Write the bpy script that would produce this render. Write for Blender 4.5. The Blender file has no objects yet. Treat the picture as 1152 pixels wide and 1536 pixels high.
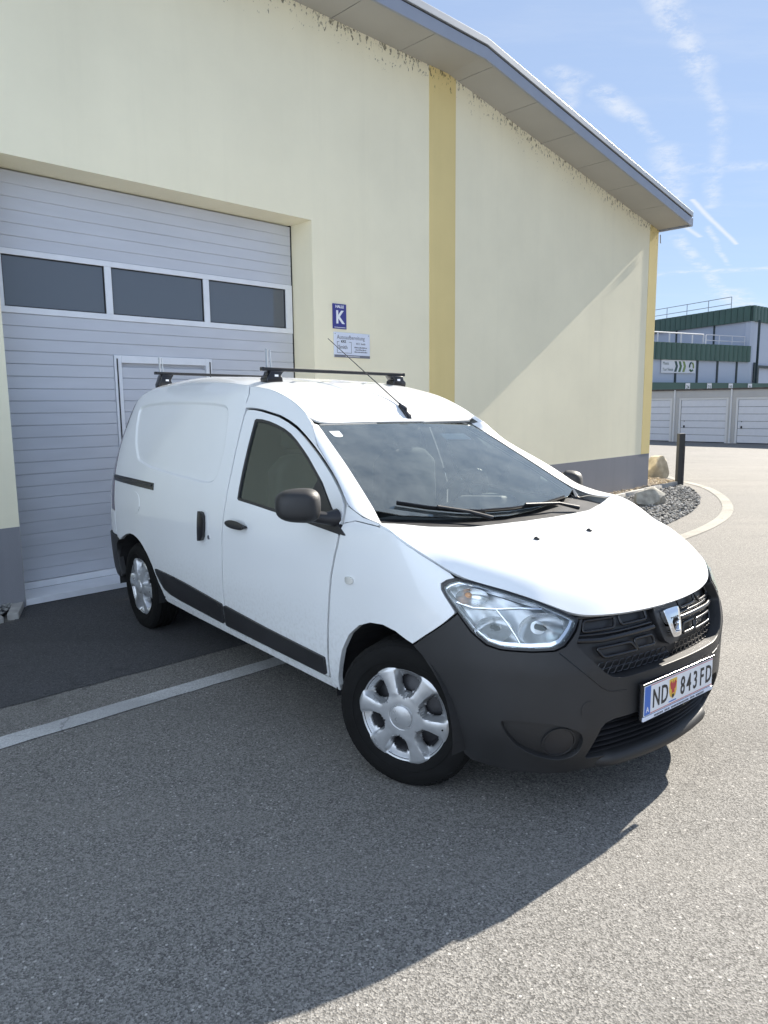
import bpy, bmesh, math, random, bisect
from mathutils import Vector, Matrix
from mathutils.geometry import delaunay_2d_cdt
random.seed(7)
SC = bpy.context.scene
COL = SC.collection
R = math.radians
# ------------------------------------------------------------------ camera
F_PX, PITCH, ROLL, CAM_H = 1085.13, 0.1468, -0.0102, 1.5721      # solved from the photograph (1152 px wide)
cF = Vector((0, math.cos(PITCH), -math.sin(PITCH)))
_U = Vector((0, math.sin(PITCH), math.cos(PITCH)))
cR = math.cos(ROLL) * Vector((1, 0, 0)) + math.sin(ROLL) * _U
cU = -math.sin(ROLL) * Vector((1, 0, 0)) + math.cos(ROLL) * _U
cam = bpy.data.cameras.new('camera')
camo = bpy.data.objects.new('camera', cam)
COL.objects.link(camo)
M = Matrix.Identity(4)
for i in range(3):
    M[i][0], M[i][1], M[i][2] = cR[i], cU[i], -cF[i]
M[2][3] = CAM_H
camo.matrix_world = M
cam.sensor_fit = 'HORIZONTAL'
cam.sensor_width = 36
cam.lens = 36 * F_PX / 1152
cam.clip_start = .05
cam.clip_end = 3000
SC.camera = camo
def pix(x, y, depth):
    d = cF + cR * ((x - 576) / F_PX) - cU * ((y - 768) / F_PX)
    return Vector((0, 0, CAM_H)) + d * (depth / d.y)
# ------------------------------------------------------------------ light
SUN_AZ, SUN_EL = R(47.0), R(31.6)            # azimuth from +Y towards +X
SUN_STRENGTH, SKY_STRENGTH, EXPOSURE = 4.9, .060, 1.58
sund = bpy.data.lights.new('sun', 'SUN')
sund.energy = SUN_STRENGTH
sund.angle = R(.55)
sund.color = (1.0, .93, .82)
suno = bpy.data.objects.new('sun', sund)
COL.objects.link(suno)
tosun = Vector((math.sin(SUN_AZ) * math.cos(SUN_EL), math.cos(SUN_AZ) * math.cos(SUN_EL), math.sin(SUN_EL)))
suno.rotation_euler = tosun.to_track_quat('Z', 'Y').to_euler()
suno.location = (20, 20, 30)
SC.view_settings.view_transform = 'Standard'
SC.view_settings.look = 'None'
SC.view_settings.gamma = 1
SC.view_settings.use_curve_mapping = False
SC.view_settings.exposure = EXPOSURE
world = bpy.data.worlds.new('World')
SC.world = world
world.use_nodes = True
def build_world():
    nt = world.node_tree
    N, L = nt.nodes, nt.links
    bg = N['Background']
    bg.inputs['Strength'].default_value = SKY_STRENGTH
    sky = N.new('ShaderNodeTexSky')
    sky.sky_type = 'NISHITA'
    sky.sun_disc = False
    sky.sun_elevation = SUN_EL
    sky.sun_rotation = SUN_AZ
    sky.altitude = 300
    sky.air_density = 1.0
    sky.dust_density = .0
    sky.ozone_density = 1.6
    def vm(op, a=None, b=None):
        n = N.new('ShaderNodeVectorMath'); n.operation = op
        for i, v in enumerate((a, b)):
            if v is None: continue
            if isinstance(v, (tuple, Vector)): n.inputs[i].default_value = v
            else: L.new(v, n.inputs[i])
        return n.outputs['Value' if op in ('DOT_PRODUCT', 'LENGTH', 'DISTANCE') else 'Vector']
    def mt(op, a, b=None, clamp=False):
        n = N.new('ShaderNodeMath'); n.operation = op; n.use_clamp = clamp
        for i, v in enumerate((a, b)):
            if v is None: continue
            if isinstance(v, (int, float)): n.inputs[i].default_value = v
            else: L.new(v, n.inputs[i])
        return n.outputs[0]
    tc = N.new('ShaderNodeTexCoord').outputs['Generated']
    sep = N.new('ShaderNodeSeparateXYZ'); L.new(tc, sep.inputs[0])
    dz = mt('ADD', mt('MAXIMUM', sep.outputs[2], 0.0), .10)
    cmb = N.new('ShaderNodeCombineXYZ')
    L.new(mt('DIVIDE', sep.outputs[0], dz), cmb.inputs[0])
    L.new(mt('DIVIDE', sep.outputs[1], dz), cmb.inputs[1])
    P = cmb.outputs[0]
    def noise(vec, scale, detail, rough=.6):
        n = N.new('ShaderNodeTexNoise'); n.inputs['Scale'].default_value = scale
        n.inputs['Detail'].default_value = detail; n.inputs['Roughness'].default_value = rough
        L.new(vec, n.inputs['Vector']); return n
    def mr(v, a, b, c=0., d=1.):
        n = N.new('ShaderNodeMapRange'); n.interpolation_type = 'SMOOTHSTEP'
        n.inputs[1].default_value = a; n.inputs[2].default_value = b; n.inputs[3].default_value = c; n.inputs[4].default_value = d
        L.new(v, n.inputs[0]); return n.outputs[0]
    # thin cirrus over the whole sky, drawn out along one wind direction
    mp = N.new('ShaderNodeMapping'); mp.inputs['Rotation'].default_value = (0, 0, R(35)); mp.inputs['Scale'].default_value = (.35, 1.5, 1)
    L.new(P, mp.inputs['Vector'])
    c1 = mr(noise(mp.outputs[0], 1.5, 8, .66).outputs['Fac'], .46, .80)
    c2 = mr(noise(P, .45, 4).outputs['Fac'], .38, .66)
    cirrus = mt('MULTIPLY', mt('MULTIPLY', c1, c2), .50)
    # old and fresh vapour trails: lines on the cloud layer, frayed by noise
    warp = noise(P, 3.2, 5, .65)
    w1 = vm('SCALE', vm('SUBTRACT', warp.outputs['Color'], (.5, .5, .5))); w1.node.inputs['Scale'].default_value = .07
    Pw = vm('ADD', P, w1)
    w2 = vm('SCALE', vm('SUBTRACT', warp.outputs['Color'], (.5, .5, .5))); w2.node.inputs['Scale'].default_value = .02
    Ps = vm('ADD', P, w2)
    fray = mr(noise(P, 9, 7, .75).outputs['Fac'], .36, .64)
    def lay(px, py):
        d = (pix(px, py, 10) - Vector((0, 0, CAM_H))).normalized()
        k = max(d.z, 0) + .10
        return Vector((d.x / k, d.y / k, 0))
    def trail(a, b, w, s, soft=True):
        A, Bq = lay(*a), lay(*b)
        ba = Bq - A
        pa = vm('SUBTRACT', Pw if soft else Ps, A)
        h = mt('MULTIPLY', vm('DOT_PRODUCT', pa, ba), 1 / ba.length_squared, True)
        sc = N.new('ShaderNodeVectorMath'); sc.operation = 'SCALE'; sc.inputs[0].default_value = ba; L.new(h, sc.inputs['Scale'])
        d = vm('LENGTH', vm('SUBTRACT', pa, sc.outputs[0]))
        m = mr(d, w, 0, 0, s)
        if soft: m = mt('MULTIPLY', m, fray)
        return m
    trails = [trail((985, -10), (1020, 45), .055, .9), trail((1020, 45), (1050, 108), .055, .8), trail((1050, 108), (1078, 165), .04, .6), trail((1078, 165), (1078, 235), .035, .5), trail((1078, 235), (1066, 310), .045, .6),
              trail((1038, 300), (1104, 366), .016, 1.0, False), trail((985, 411), (1180, 402), .06, .9), trail((990, 256), (1180, 248), .06, .5),
              trail((1000, 225), (1014, 295), .07, .7), trail((1014, 355), (1052, 400), .05, .8), trail((1052, 400), (1078, 430), .05, .8), trail((900, 135), (950, 178), .05, .85), trail((950, 178), (985, 210), .035, .6),
              trail((836, 108), (862, 118), .05, .7), trail((850, 118), (852, 160), .045, .6), trail((1090, 438), (1152, 478), .13, 1.0), trail((1062, 340), (1092, 398), .02, .7), trail((1020, 335), (1050, 355), .018, .8, False)]
    m = cirrus
    for t in trails: m = mt('MAXIMUM', m, mt('MULTIPLY', t, .72))
    m = mt('MULTIPLY', m, mr(sep.outputs[2], .0, .06))
    mix = N.new('ShaderNodeMix'); mix.data_type = 'RGBA'
    # even milky veil of high cloud over the whole dome
    veil = N.new('ShaderNodeMix'); veil.data_type = 'RGBA'; veil.inputs['Factor'].default_value = .76
    L.new(sky.outputs[0], veil.inputs['A']); veil.inputs['B'].default_value = (2.6, 3.35, 4.85, 1)
    L.new(m, mix.inputs['Factor'])
    L.new(veil.outputs['Result'], mix.inputs['A'])
    mix.inputs['B'].default_value = (5.2, 5.4, 5.7, 1)
    L.new(mix.outputs['Result'], bg.inputs['Color'])
build_world()
SC.render.engine = 'CYCLES'
SC.cycles.caustics_reflective = False
SC.cycles.caustics_refractive = False
SC.cycles.transparent_max_bounces = 24
# ------------------------------------------------------------------ body surfaces of the van
def pchip(xs,ys):
    n=len(xs);h=[xs[i+1]-xs[i] for i in range(n-1)];d=[(ys[i+1]-ys[i])/h[i] for i in range(n-1)];m=[0]*n
    m[0]=d[0];m[-1]=d[-1]
    for i in range(1,n-1):
        if d[i-1]*d[i]<=0:m[i]=0
        else:
            a=2*h[i]+h[i-1];b=h[i]+2*h[i-1];m[i]=(a+b)/(a/d[i-1]+b/d[i])
    def f(x):
        if x<=xs[0]:return ys[0]+m[0]*(x-xs[0])
        if x>=xs[-1]:return ys[-1]+m[-1]*(x-xs[-1])
        i=bisect.bisect_right(xs,x)-1;t=(x-xs[i])/h[i]
        return ((1+2*t)*(1-t)**2*ys[i]+t*(1-t)**2*h[i]*m[i]+t*t*(3-2*t)*ys[i+1]+t*t*(t-1)*h[i]*m[i+1])
    return f
def sstep(a,b,x):
    t=max(0,min(1,(x-a)/(b-a)));return t*t*(3-2*t)
PLAN=[(.80,0),(.795,.12),(.78,.26),(.755,.40),(.715,.52),(.655,.63),(.57,.72),(.46,.785),(.30,.835),(.10,.862),(-.2,.872),(-.6,.875),(-1.5,.875),(-2.4,.875),(-2.8,.870),(-3.1,.858),(-3.3,.835),(-3.42,.80),(-3.5,.74),(-3.57,.62),(-3.65,.4),(-3.68,0)]
# dense resample with Catmull-Rom on chord length
def _dense():
    P=PLAN;P=[(P[1][0],-P[1][1])]+P+[(P[-2][0],-P[-2][1])]
    out=[]
    for i in range(1,len(P)-2):
        p0,p1,p2,p3=P[i-1],P[i],P[i+1],P[i+2]
        def tj(t,a,b):return t+math.hypot(b[0]-a[0],b[1]-a[1])**.5
        t0=0;t1=tj(t0,p0,p1);t2=tj(t1,p1,p2);t3=tj(t2,p2,p3)
        for k in range(24):
            t=t1+(t2-t1)*k/24
            r=[]
            for c in(0,1):
                A1=(t1-t)/(t1-t0)*p0[c]+(t-t0)/(t1-t0)*p1[c];A2=(t2-t)/(t2-t1)*p1[c]+(t-t1)/(t2-t1)*p2[c];A3=(t3-t)/(t3-t2)*p2[c]+(t-t2)/(t3-t2)*p3[c]
                B1=(t2-t)/(t2-t0)*A1+(t-t0)/(t2-t0)*A2;B2=(t3-t)/(t3-t1)*A2+(t-t1)/(t3-t1)*A3
                r.append((t2-t)/(t2-t1)*B1+(t-t1)/(t2-t1)*B2)
            out.append(tuple(r))
    out.append(PLAN[-1]);return out
_D=_dense();_UL=[0.]
for _i in range(1,len(_D)):_UL.append(_UL[-1]+math.hypot(_D[_i][0]-_D[_i-1][0],_D[_i][1]-_D[_i-1][1]))
def plan(u):
    if u<0:
        x,y=plan(-u);return x,-y
    u=min(u,_UL[-1]);i=min(max(bisect.bisect_right(_UL,u)-1,0),len(_UL)-2);t=(u-_UL[i])/(_UL[i+1]-_UL[i])
    return _D[i][0]+t*(_D[i+1][0]-_D[i][0]),_D[i][1]+t*(_D[i+1][1]-_D[i][1])
def u_of_x(x):
    lo,hi=0,_UL[-1]
    for _ in range(40):
        m=(lo+hi)/2
        if plan(m)[0]>x:lo=m
        else:hi=m
    return lo
def u_of_y(y):
    s=1 if y>=0 else -1;y=abs(y);lo,hi=0,u_of_x(0.2)
    for _ in range(40):
        m=(lo+hi)/2
        if plan(m)[1]<y:lo=m
        else:hi=m
    return s*lo
tum=pchip([.15,.25,.35,.5,.65,.85,1.0,1.08,1.2,1.35,1.5,1.6,1.66,1.71,1.75],[.07,.045,.02,.006,0,.002,.014,.026,.055,.10,.152,.19,.222,.27,.33])
lean=pchip([.1,.22,.3,.4,.6,.7,.8,.86,.92,.98,1.05],[-.10,-.05,-.02,0,0,-.02,-.06,-.10,-.17,-.27,-.40])
rlean=pchip([.2,.4,.7,1.0,1.3,1.6,1.75],[.04,0,.0,.03,.085,.19,.30])
def B(u,z):
    s=1 if u>=0 else -1
    x,y=plan(abs(u))
    fw=sstep(-.1,.72,x);rw=sstep(-2.9,-3.5,x)
    t=tum(z)*(y/.875)
    ex=.30*max(0,z-1.06)*sstep(-1.7,-.55,x)
    y2=max(0.0,y-t-ex*(y/.875))
    return (x+fw*lean(z)+rw*rlean(z), -s*y2, z)   # u>0 : right side of the van (y negative)
# top surfaces
zc=pchip([-3.45,-3.35,-3.2,-2.9,-2.4,-1.9,-1.5,-1.3,-1.17,-1.0,-.92,-.80],[1.60,1.66,1.71,1.755,1.782,1.765,1.728,1.692,1.652,1.577,1.507,1.40])
zt=pchip([-3.45,-3.2,-2.96,-2.6,-2.2,-1.74,-1.5,-1.3,-1.17,-.99,-.87],[1.56,1.645,1.69,1.722,1.73,1.712,1.69,1.665,1.632,1.562,1.497])
EDGE=[]
_x=-3.46
while _x<=-.855:
    EDGE.append(B(u_of_x(_x),zt(_x)));_x+=.02
yt=pchip([e[0] for e in EDGE],[-e[1] for e in EDGE]);ztx=pchip([e[0] for e in EDGE],[e[2] for e in EDGE])
def roof0(x,y):
    a=abs(y);Y=yt(x);z0=zc(x)-.012*(a/.6)**2
    e=zc(x)-.012*(Y/.6)**2-ztx(x)
    return z0-e*max(0,(a-.72*Y)/(.28*Y))**2.2
def roof(x,y):
    z=roof0(x,y);a=abs(y)
    m=sstep(-1.10,-1.30,x)*sstep(-3.25,-3.1,x)
    for c,w in((.16,.045),(.36,.05)):
        z-=.010*m*math.exp(-((a-c)/w*1.6)**4)
    return z
def ws(x,y):
    t=(-.10-x)/.81
    return 1.045+.442*t+.03*t*(1-t)-.012*(abs(y)/.66)**2
HE=[(-.20,-.85,1.115),(-.10,-.843,1.100),(-.02,-.835,1.084),(.046,-.836,1.06),(.127,-.822,1.023),(.214,-.799,.983),(.283,-.782,.953),(.335,-.766,.934),(.398,-.733,.916),(.511,-.654,.885),(.593,-.582,.851),(.660,-.480,.806),(.708,-.330,.793),(.735,-.16,.789),(.742,0,.788)]
def _hed():
    P=HE+[(x,-y,z) for x,y,z in HE[-2::-1]]
    out=[];n=len(P)
    for i in range(n-1):
        p0,p1,p2,p3=P[max(i-1,0)],P[i],P[i+1],P[min(i+2,n-1)]
        for k in range(6):
            t=k/6;out.append(tuple(.5*(2*p1[c]+(p2[c]-p0[c])*t+(2*p0[c]-5*p1[c]+4*p2[c]-p3[c])*t*t+(3*p1[c]-p0[c]-3*p2[c]+p3[c])*t**3) for c in range(3)))
    out.append(P[-1])
    for _ in range(3):
        out=[out[0]]+[(out[i][0],out[i][1],.25*out[i-1][2]+.5*out[i][2]+.25*out[i+1][2]) for i in range(1,len(out)-1)]+[out[-1]]
    return out
HED=_hed()
hzc=pchip([-.35,-.1,.1,.3,.45,.58,.66,.74],[1.075,1.062,1.045,1.012,.972,.925,.89,.85])
def hood(x,y):
    best=None
    for i in range(len(HED)-1):
        a=HED[i];b=HED[i+1];dx=b[0]-a[0];dy=b[1]-a[1]
        t=((x-a[0])*dx+(y-a[1])*dy)/(dx*dx+dy*dy);t=max(0,min(1,t))
        d=(x-a[0]-t*dx)**2+(y-a[1]-t*dy)**2
        if best is None or d<best[0]:best=(d,a[2]+t*(b[2]-a[2]),dx*(y-a[1])-dy*(x-a[0]))
    d=math.sqrt(best[0]);zE=best[1];top=hzc(x)-.012*(y/.7)**2+.050*sstep(.40,.84,abs(y))*sstep(.30,-.10,x)
    w=.13;t=min(1,d/w);g=1-(1-t)**2.4 if best[2]>=0 else -2.4*t
    # slightly raised centre field
    top+=.006*sstep(.52,.40,abs(y)-.12*sstep(.6,.0,x))*sstep(.62,.5,x)
    return zE+(top-zE)*g
_U_LEN = _UL[-1]
# ------------------------------------------------------------------ helpers
def link(o, parent=None):
    COL.objects.link(o)
    if parent is not None: o.parent = parent
    return o
def tag(o, label=None, cat=None, group=None, kind=None):
    if label: o['label'] = label
    if cat: o['category'] = cat
    if group: o['group'] = group
    if kind: o['kind'] = kind
    return o
def empty(name, loc=(0, 0, 0), rz=0, label=None, cat=None, group=None):
    o = bpy.data.objects.new(name, None); o.location = loc; o.rotation_euler = (0, 0, rz); o.empty_display_size = .1
    return tag(link(o), label, cat, group)
def mesh(name, verts, faces, mat, parent=None, smooth=None, normals=None):
    me = bpy.data.meshes.new(name)
    me.from_pydata([tuple(v) for v in verts], [], faces)
    me.materials.append(mat)
    if smooth is not None:
        me.shade_smooth() if hasattr(me, 'shade_smooth') else None
        me.polygons.foreach_set('use_smooth', [True] * len(me.polygons))
        if smooth < 170: me.set_sharp_from_angle(angle=R(smooth))
    if normals is not None:
        me.polygons.foreach_set('use_smooth', [True] * len(me.polygons))
        me.normals_split_custom_set_from_vertices(normals)
    me.update()
    return link(bpy.data.objects.new(name, me), parent)
class MB:
    def __init__(s): s.v = []; s.f = []
    def add(s, v, f):
        n = len(s.v); s.v += [Vector(p) for p in v]; s.f += [tuple(i + n for i in q) for q in f]; return s
    def box(s, x0, x1, y0, y1, z0, z1):
        v = [(x, y, z) for x in (x0, x1) for y in (y0, y1) for z in (z0, z1)]
        return s.add(v, [(0, 1, 3, 2), (4, 6, 7, 5), (0, 4, 5, 1), (2, 3, 7, 6), (0, 2, 6, 4), (1, 5, 7, 3)])
    def tube(s, pts, r, n=10, closed=False, caps=True):
        pts = [Vector(p) for p in pts]; m = len(pts)
        rr = r if isinstance(r, (list, tuple)) else [r] * m
        t0 = (pts[1] - pts[0]).normalized()
        up = Vector((0, 0, 1)) if abs(t0.z) < .9 else Vector((1, 0, 0))
        a = t0.cross(up).normalized(); v = []
        for i, p in enumerate(pts):
            if closed: t = (pts[(i + 1) % m] - pts[i - 1]).normalized()
            else: t = (pts[min(i + 1, m - 1)] - pts[max(i - 1, 0)]).normalized()
            a = (a - t * a.dot(t)).normalized(); b = t.cross(a)
            for k in range(n):
                g = 2 * math.pi * k / n
                v.append(p + (a * math.cos(g) + b * math.sin(g)) * rr[i])
        f = []
        for i in range(m if closed else m - 1):
            j = (i + 1) % m
            for k in range(n):
                f.append((i * n + k, i * n + (k + 1) % n, j * n + (k + 1) % n, j * n + k))
        if caps and not closed:
            f.append(tuple(range(n))[::-1]); f.append(tuple((m - 1) * n + k for k in range(n)))
        return s.add(v, f)
    def lathe(s, prof, n=48, origin=(0, 0, 0), axis='y', sign=1):
        # prof: (axial, radius) pairs
        v = []; m = len(prof)
        for k in range(n):
            g = 2 * math.pi * k / n
            for a, r in prof:
                if axis == 'y': v.append((origin[0] + r * math.cos(g), origin[1] + sign * a, origin[2] + r * math.sin(g)))
                elif axis == 'z': v.append((origin[0] + r * math.cos(g), origin[1] + r * math.sin(g), origin[2] + sign * a))
                else: v.append((origin[0] + sign * a, origin[1] + r * math.cos(g), origin[2] + r * math.sin(g)))
        f = []
        for k in range(n):
            j = (k + 1) % n
            for i in range(m - 1): f.append((k * m + i, k * m + i + 1, j * m + i + 1, j * m + i))
        return s.add(v, f)
    def prism(s, poly, y0, y1, plane='xz'):
        # outline in a plane, extruded along the third axis
        n = len(poly)
        def P(a, b, c): return (a, c, b) if plane == 'xz' else ((a, b, c) if plane == 'xy' else (c, a, b))
        v = [P(a, b, y0) for a, b in poly] + [P(a, b, y1) for a, b in poly]
        f = [tuple(range(n)), tuple(range(2 * n - 1, n - 1, -1))] + [(i, i + n, (i + 1) % n + n, (i + 1) % n) for i in range(n)]
        return s.add(v, f)
    def build(s, name, mat, parent=None, smooth=None, bevel=0, seg=2, fn=None):
        bm = bmesh.new()
        vs = [bm.verts.new(fn(p) if fn else p) for p in s.v]
        for q in s.f:
            try: bm.faces.new([vs[i] for i in q])
            except ValueError: pass
        bmesh.ops.remove_doubles(bm, verts=bm.verts, dist=1e-5)
        bmesh.ops.recalc_face_normals(bm, faces=bm.faces)
        if bevel:
            ed = [e for e in bm.edges if len(e.link_faces) == 2 and e.calc_face_angle() > .5]
            bmesh.ops.bevel(bm, geom=ed, offset=bevel, segments=seg, affect='EDGES', profile=.5)
        me = bpy.data.meshes.new(name); bm.to_mesh(me); bm.free()
        me.materials.append(mat)
        if smooth is not None:
            me.polygons.foreach_set('use_smooth', [True] * len(me.polygons))
            if smooth < 170: me.set_sharp_from_angle(angle=R(smooth))
        return link(bpy.data.objects.new(name, me), parent)
def copy_tree(o, parent=None, mirror_fix=None):
    c = o.copy(); COL.objects.link(c); c.parent = parent
    for ch in list(o.children): copy_tree(ch, c)
    return c
# ------------------------------------------------------------------ materials
def nodes(name):
    m = bpy.data.materials.new(name); m.use_nodes = True
    return m, m.node_tree.nodes, m.node_tree.links, m.node_tree.nodes['Principled BSDF']
def mat(name, col, rough=.5, metal=0, coat=0, var=.0, vscale=8, bump=0, bscale=200, spec=.5, coat_rough=.03, detail=6, stretch=None):
    m, N, L, b = nodes(name)
    b.inputs['Base Color'].default_value = (*col, 1); b.inputs['Roughness'].default_value = rough
    b.inputs['Metallic'].default_value = metal; b.inputs['Coat Weight'].default_value = coat; b.inputs['Coat Roughness'].default_value = coat_rough
    b.inputs['Specular IOR Level'].default_value = spec
    tc = N.new('ShaderNodeTexCoord'); vec = tc.outputs['Object']
    if stretch:
        mp = N.new('ShaderNodeMapping'); mp.inputs['Scale'].default_value = stretch; L.new(vec, mp.inputs[0]); vec = mp.outputs[0]
    if var:
        n = N.new('ShaderNodeTexNoise'); n.inputs['Scale'].default_value = vscale; n.inputs['Detail'].default_value = detail; L.new(vec, n.inputs['Vector'])
        mx = N.new('ShaderNodeMix'); mx.data_type = 'RGBA'
        mx.inputs['A'].default_value = (*[c * (1 - var) for c in col], 1); mx.inputs['B'].default_value = (*[min(1, c * (1 + var)) for c in col], 1)
        r = N.new('ShaderNodeMapRange'); r.inputs[1].default_value = .3; r.inputs[2].default_value = .7; L.new(n.outputs['Fac'], r.inputs[0])
        L.new(r.outputs[0], mx.inputs['Factor']); L.new(mx.outputs['Result'], b.inputs['Base Color'])
        rr = N.new('ShaderNodeMapRange'); rr.inputs[3].default_value = max(0, rough - .08); rr.inputs[4].default_value = min(1, rough + .08)
        L.new(n.outputs['Fac'], rr.inputs[0]); L.new(rr.outputs[0], b.inputs['Roughness'])
    if bump:
        n2 = N.new('ShaderNodeTexNoise'); n2.inputs['Scale'].default_value = bscale; n2.inputs['Detail'].default_value = 3; L.new(vec, n2.inputs['Vector'])
        bp = N.new('ShaderNodeBump'); bp.inputs['Strength'].default_value = bump; bp.inputs['Distance'].default_value = .002
        L.new(n2.outputs['Fac'], bp.inputs['Height']); L.new(bp.outputs[0], b.inputs['Normal'])
    return m
def glass(name, tint=(.82, .88, .85), refl=1.0, rough=0.0, film=0.0):
    # single sheet of glass: looks through it, mirrors the sky at the Fresnel rate
    m, N, L, b = nodes(name); N.remove(b)
    t = N.new('ShaderNodeBsdfTransparent'); t.inputs[0].default_value = (*tint, 1)
    g = N.new('ShaderNodeBsdfGlossy'); g.inputs['Color'].default_value = (.90, 1, .97, 1); g.inputs['Roughness'].default_value = rough
    f = N.new('ShaderNodeFresnel'); f.inputs[0].default_value = 1.52
    k = N.new('ShaderNodeMath'); k.operation = 'MULTIPLY'; k.inputs[1].default_value = 1.5 * refl; k.use_clamp = True; L.new(f.outputs[0], k.inputs[0])
    x = N.new('ShaderNodeMixShader'); L.new(k.outputs[0], x.inputs[0]); L.new(t.outputs[0], x.inputs[1]); L.new(g.outputs[0], x.inputs[2])
    out = x.outputs[0]
    if film:
        # dust-like haze painted in to lighten the glass in place of glare
        tc = N.new('ShaderNodeTexCoord'); n = N.new('ShaderNodeTexNoise'); n.inputs['Scale'].default_value = 7; n.inputs['Detail'].default_value = 8; n.inputs['Roughness'].default_value = .7
        L.new(tc.outputs['Object'], n.inputs['Vector'])
        r = N.new('ShaderNodeMapRange'); r.inputs[1].default_value = .25; r.inputs[2].default_value = .8; r.inputs[3].default_value = film * .4; r.inputs[4].default_value = film * 1.7; L.new(n.outputs['Fac'], r.inputs[0])
        d = N.new('ShaderNodeBsdfDiffuse'); d.inputs[0].default_value = (.62, .66, .63, 1)
        y = N.new('ShaderNodeMixShader'); L.new(r.outputs[0], y.inputs[0]); L.new(out, y.inputs[1]); L.new(d.outputs[0], y.inputs[2]); out = y.outputs[0]
    L.new(out, N['Material Output'].inputs[0])
    return m
MT = {}
def paint_material():
    m, N, L, b = nodes('white_paint')
    b.inputs['Roughness'].default_value = .42; b.inputs['Coat Weight'].default_value = .9; b.inputs['Coat Roughness'].default_value = .035
    tc = N.new('ShaderNodeTexCoord').outputs['Object']
    n = N.new('ShaderNodeTexNoise'); n.inputs['Scale'].default_value = 3; n.inputs['Detail'].default_value = 8; L.new(tc, n.inputs['Vector'])
    mx = N.new('ShaderNodeMix'); mx.data_type = 'RGBA'
    mx.inputs['A'].default_value = (.72, .73, .73, 1); mx.inputs['B'].default_value = (.77, .78, .78, 1)
    L.new(n.outputs['Fac'], mx.inputs['Factor'])
    # road film: specks and dust thicker low down
    sp = N.new('ShaderNodeTexNoise'); sp.inputs['Scale'].default_value = 55; sp.inputs['Detail'].default_value = 5; L.new(tc, sp.inputs['Vector'])
    sx = N.new('ShaderNodeSeparateXYZ'); L.new(tc, sx.inputs[0])
    h = N.new('ShaderNodeMapRange'); h.inputs[1].default_value = .75; h.inputs[2].default_value = .28; h.inputs[3].default_value = 0; h.inputs[4].default_value = .55; L.new(sx.outputs[2], h.inputs[0])
    s2 = N.new('ShaderNodeMapRange'); s2.inputs[1].default_value = .45; s2.inputs[2].default_value = .75; L.new(sp.outputs['Fac'], s2.inputs[0])
    ml = N.new('ShaderNodeMath'); ml.operation = 'MULTIPLY'; L.new(h.outputs[0], ml.inputs[0]); L.new(s2.outputs[0], ml.inputs[1])
    m2 = N.new('ShaderNodeMix'); m2.data_type = 'RGBA'; L.new(ml.outputs[0], m2.inputs['Factor']); L.new(mx.outputs['Result'], m2.inputs['A'])
    m2.inputs['B'].default_value = (.42, .40, .36, 1)
    L.new(m2.outputs['Result'], b.inputs['Base Color'])
    # orange peel and water marks in the clear coat
    cr = N.new('ShaderNodeMapRange'); cr.inputs[1].default_value = .35; cr.inputs[2].default_value = .75; cr.inputs[3].default_value = .02; cr.inputs[4].default_value = .09
    L.new(sp.outputs['Fac'], cr.inputs[0]); L.new(cr.outputs[0], b.inputs['Coat Roughness'])
    return m
MT['paint'] = paint_material()
MT['bumper'] = mat('dark_bumper_plastic', (.016, .016, .017), .55, var=.22, vscale=5, bump=.25, bscale=900)
MT['plastic'] = mat('black_plastic', (.016, .016, .018), .45, var=.2, vscale=10, bump=.15, bscale=700)
MT['gloss_black'] = mat('gloss_black', (.010, .010, .012), .22)
MT['rubber'] = mat('tyre_rubber', (.007, .007, .007), .80, spec=.18, var=.25, vscale=20, bump=.35, bscale=260)
MT['dark'] = mat('underbody_dark', (.012, .012, .013), .8)
MT['alloy'] = mat('silver_wheel_paint', (.52, .53, .54), .30, metal=.6, coat=.3, var=.10, vscale=22, detail=8)
MT['steel'] = mat('dark_steel', (.05, .05, .055), .5, metal=.4, var=.3, vscale=30)
MT['chrome'] = mat('chrome', (.82, .83, .85), .08, metal=1)
MT['reflector'] = mat('lamp_reflector', (.92, .93, .94), .40, metal=.5, bump=.3, bscale=35)
MT['bowl'] = mat('lamp_bowl', (.92, .93, .94), .20, metal=.7)
MT['amber'] = mat('amber_bulb', (.85, .30, .05), .25, coat=.5)
MT['lens'] = glass('lamp_lens', (.94, .96, .98), 1.0)
MT['windscreen'] = glass('windscreen_glass', (.80, .88, .84), 1.35, film=.075)
MT['side_glass'] = glass('side_glass', (.55, .60, .57), 1.0, film=.02)
MT['interior'] = mat('cabin_plastic', (.15, .155, .155), .6, bump=.3, bscale=500)
MT['fabric'] = mat('seat_fabric', (.055, .057, .062), .9, bump=.4, bscale=900)
MT['headliner'] = mat('headliner', (.30, .30, .29), .9)
MT['white_plate'] = mat('plate_white', (.74, .75, .77), .35)
MT['red'] = mat('sign_red', (.45, .03, .04), .4)
MT['eu_blue'] = mat('plate_blue', (.03, .13, .48), .4)
MT['gold'] = mat('crest_gold', (.72, .45, .06), .4)
MT['black_print'] = mat('black_print', (.012, .012, .014), .5)
MT['grey_print'] = mat('grey_print', (.16, .17, .20), .6)
MT['white_print'] = mat('white_print', (.78, .79, .82), .5)
MT['sign_blue'] = mat('sign_blue', (.035, .035, .22), .35)
MT['sign_white'] = mat('sign_white', (.66, .70, .80), .35, var=.04)
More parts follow.
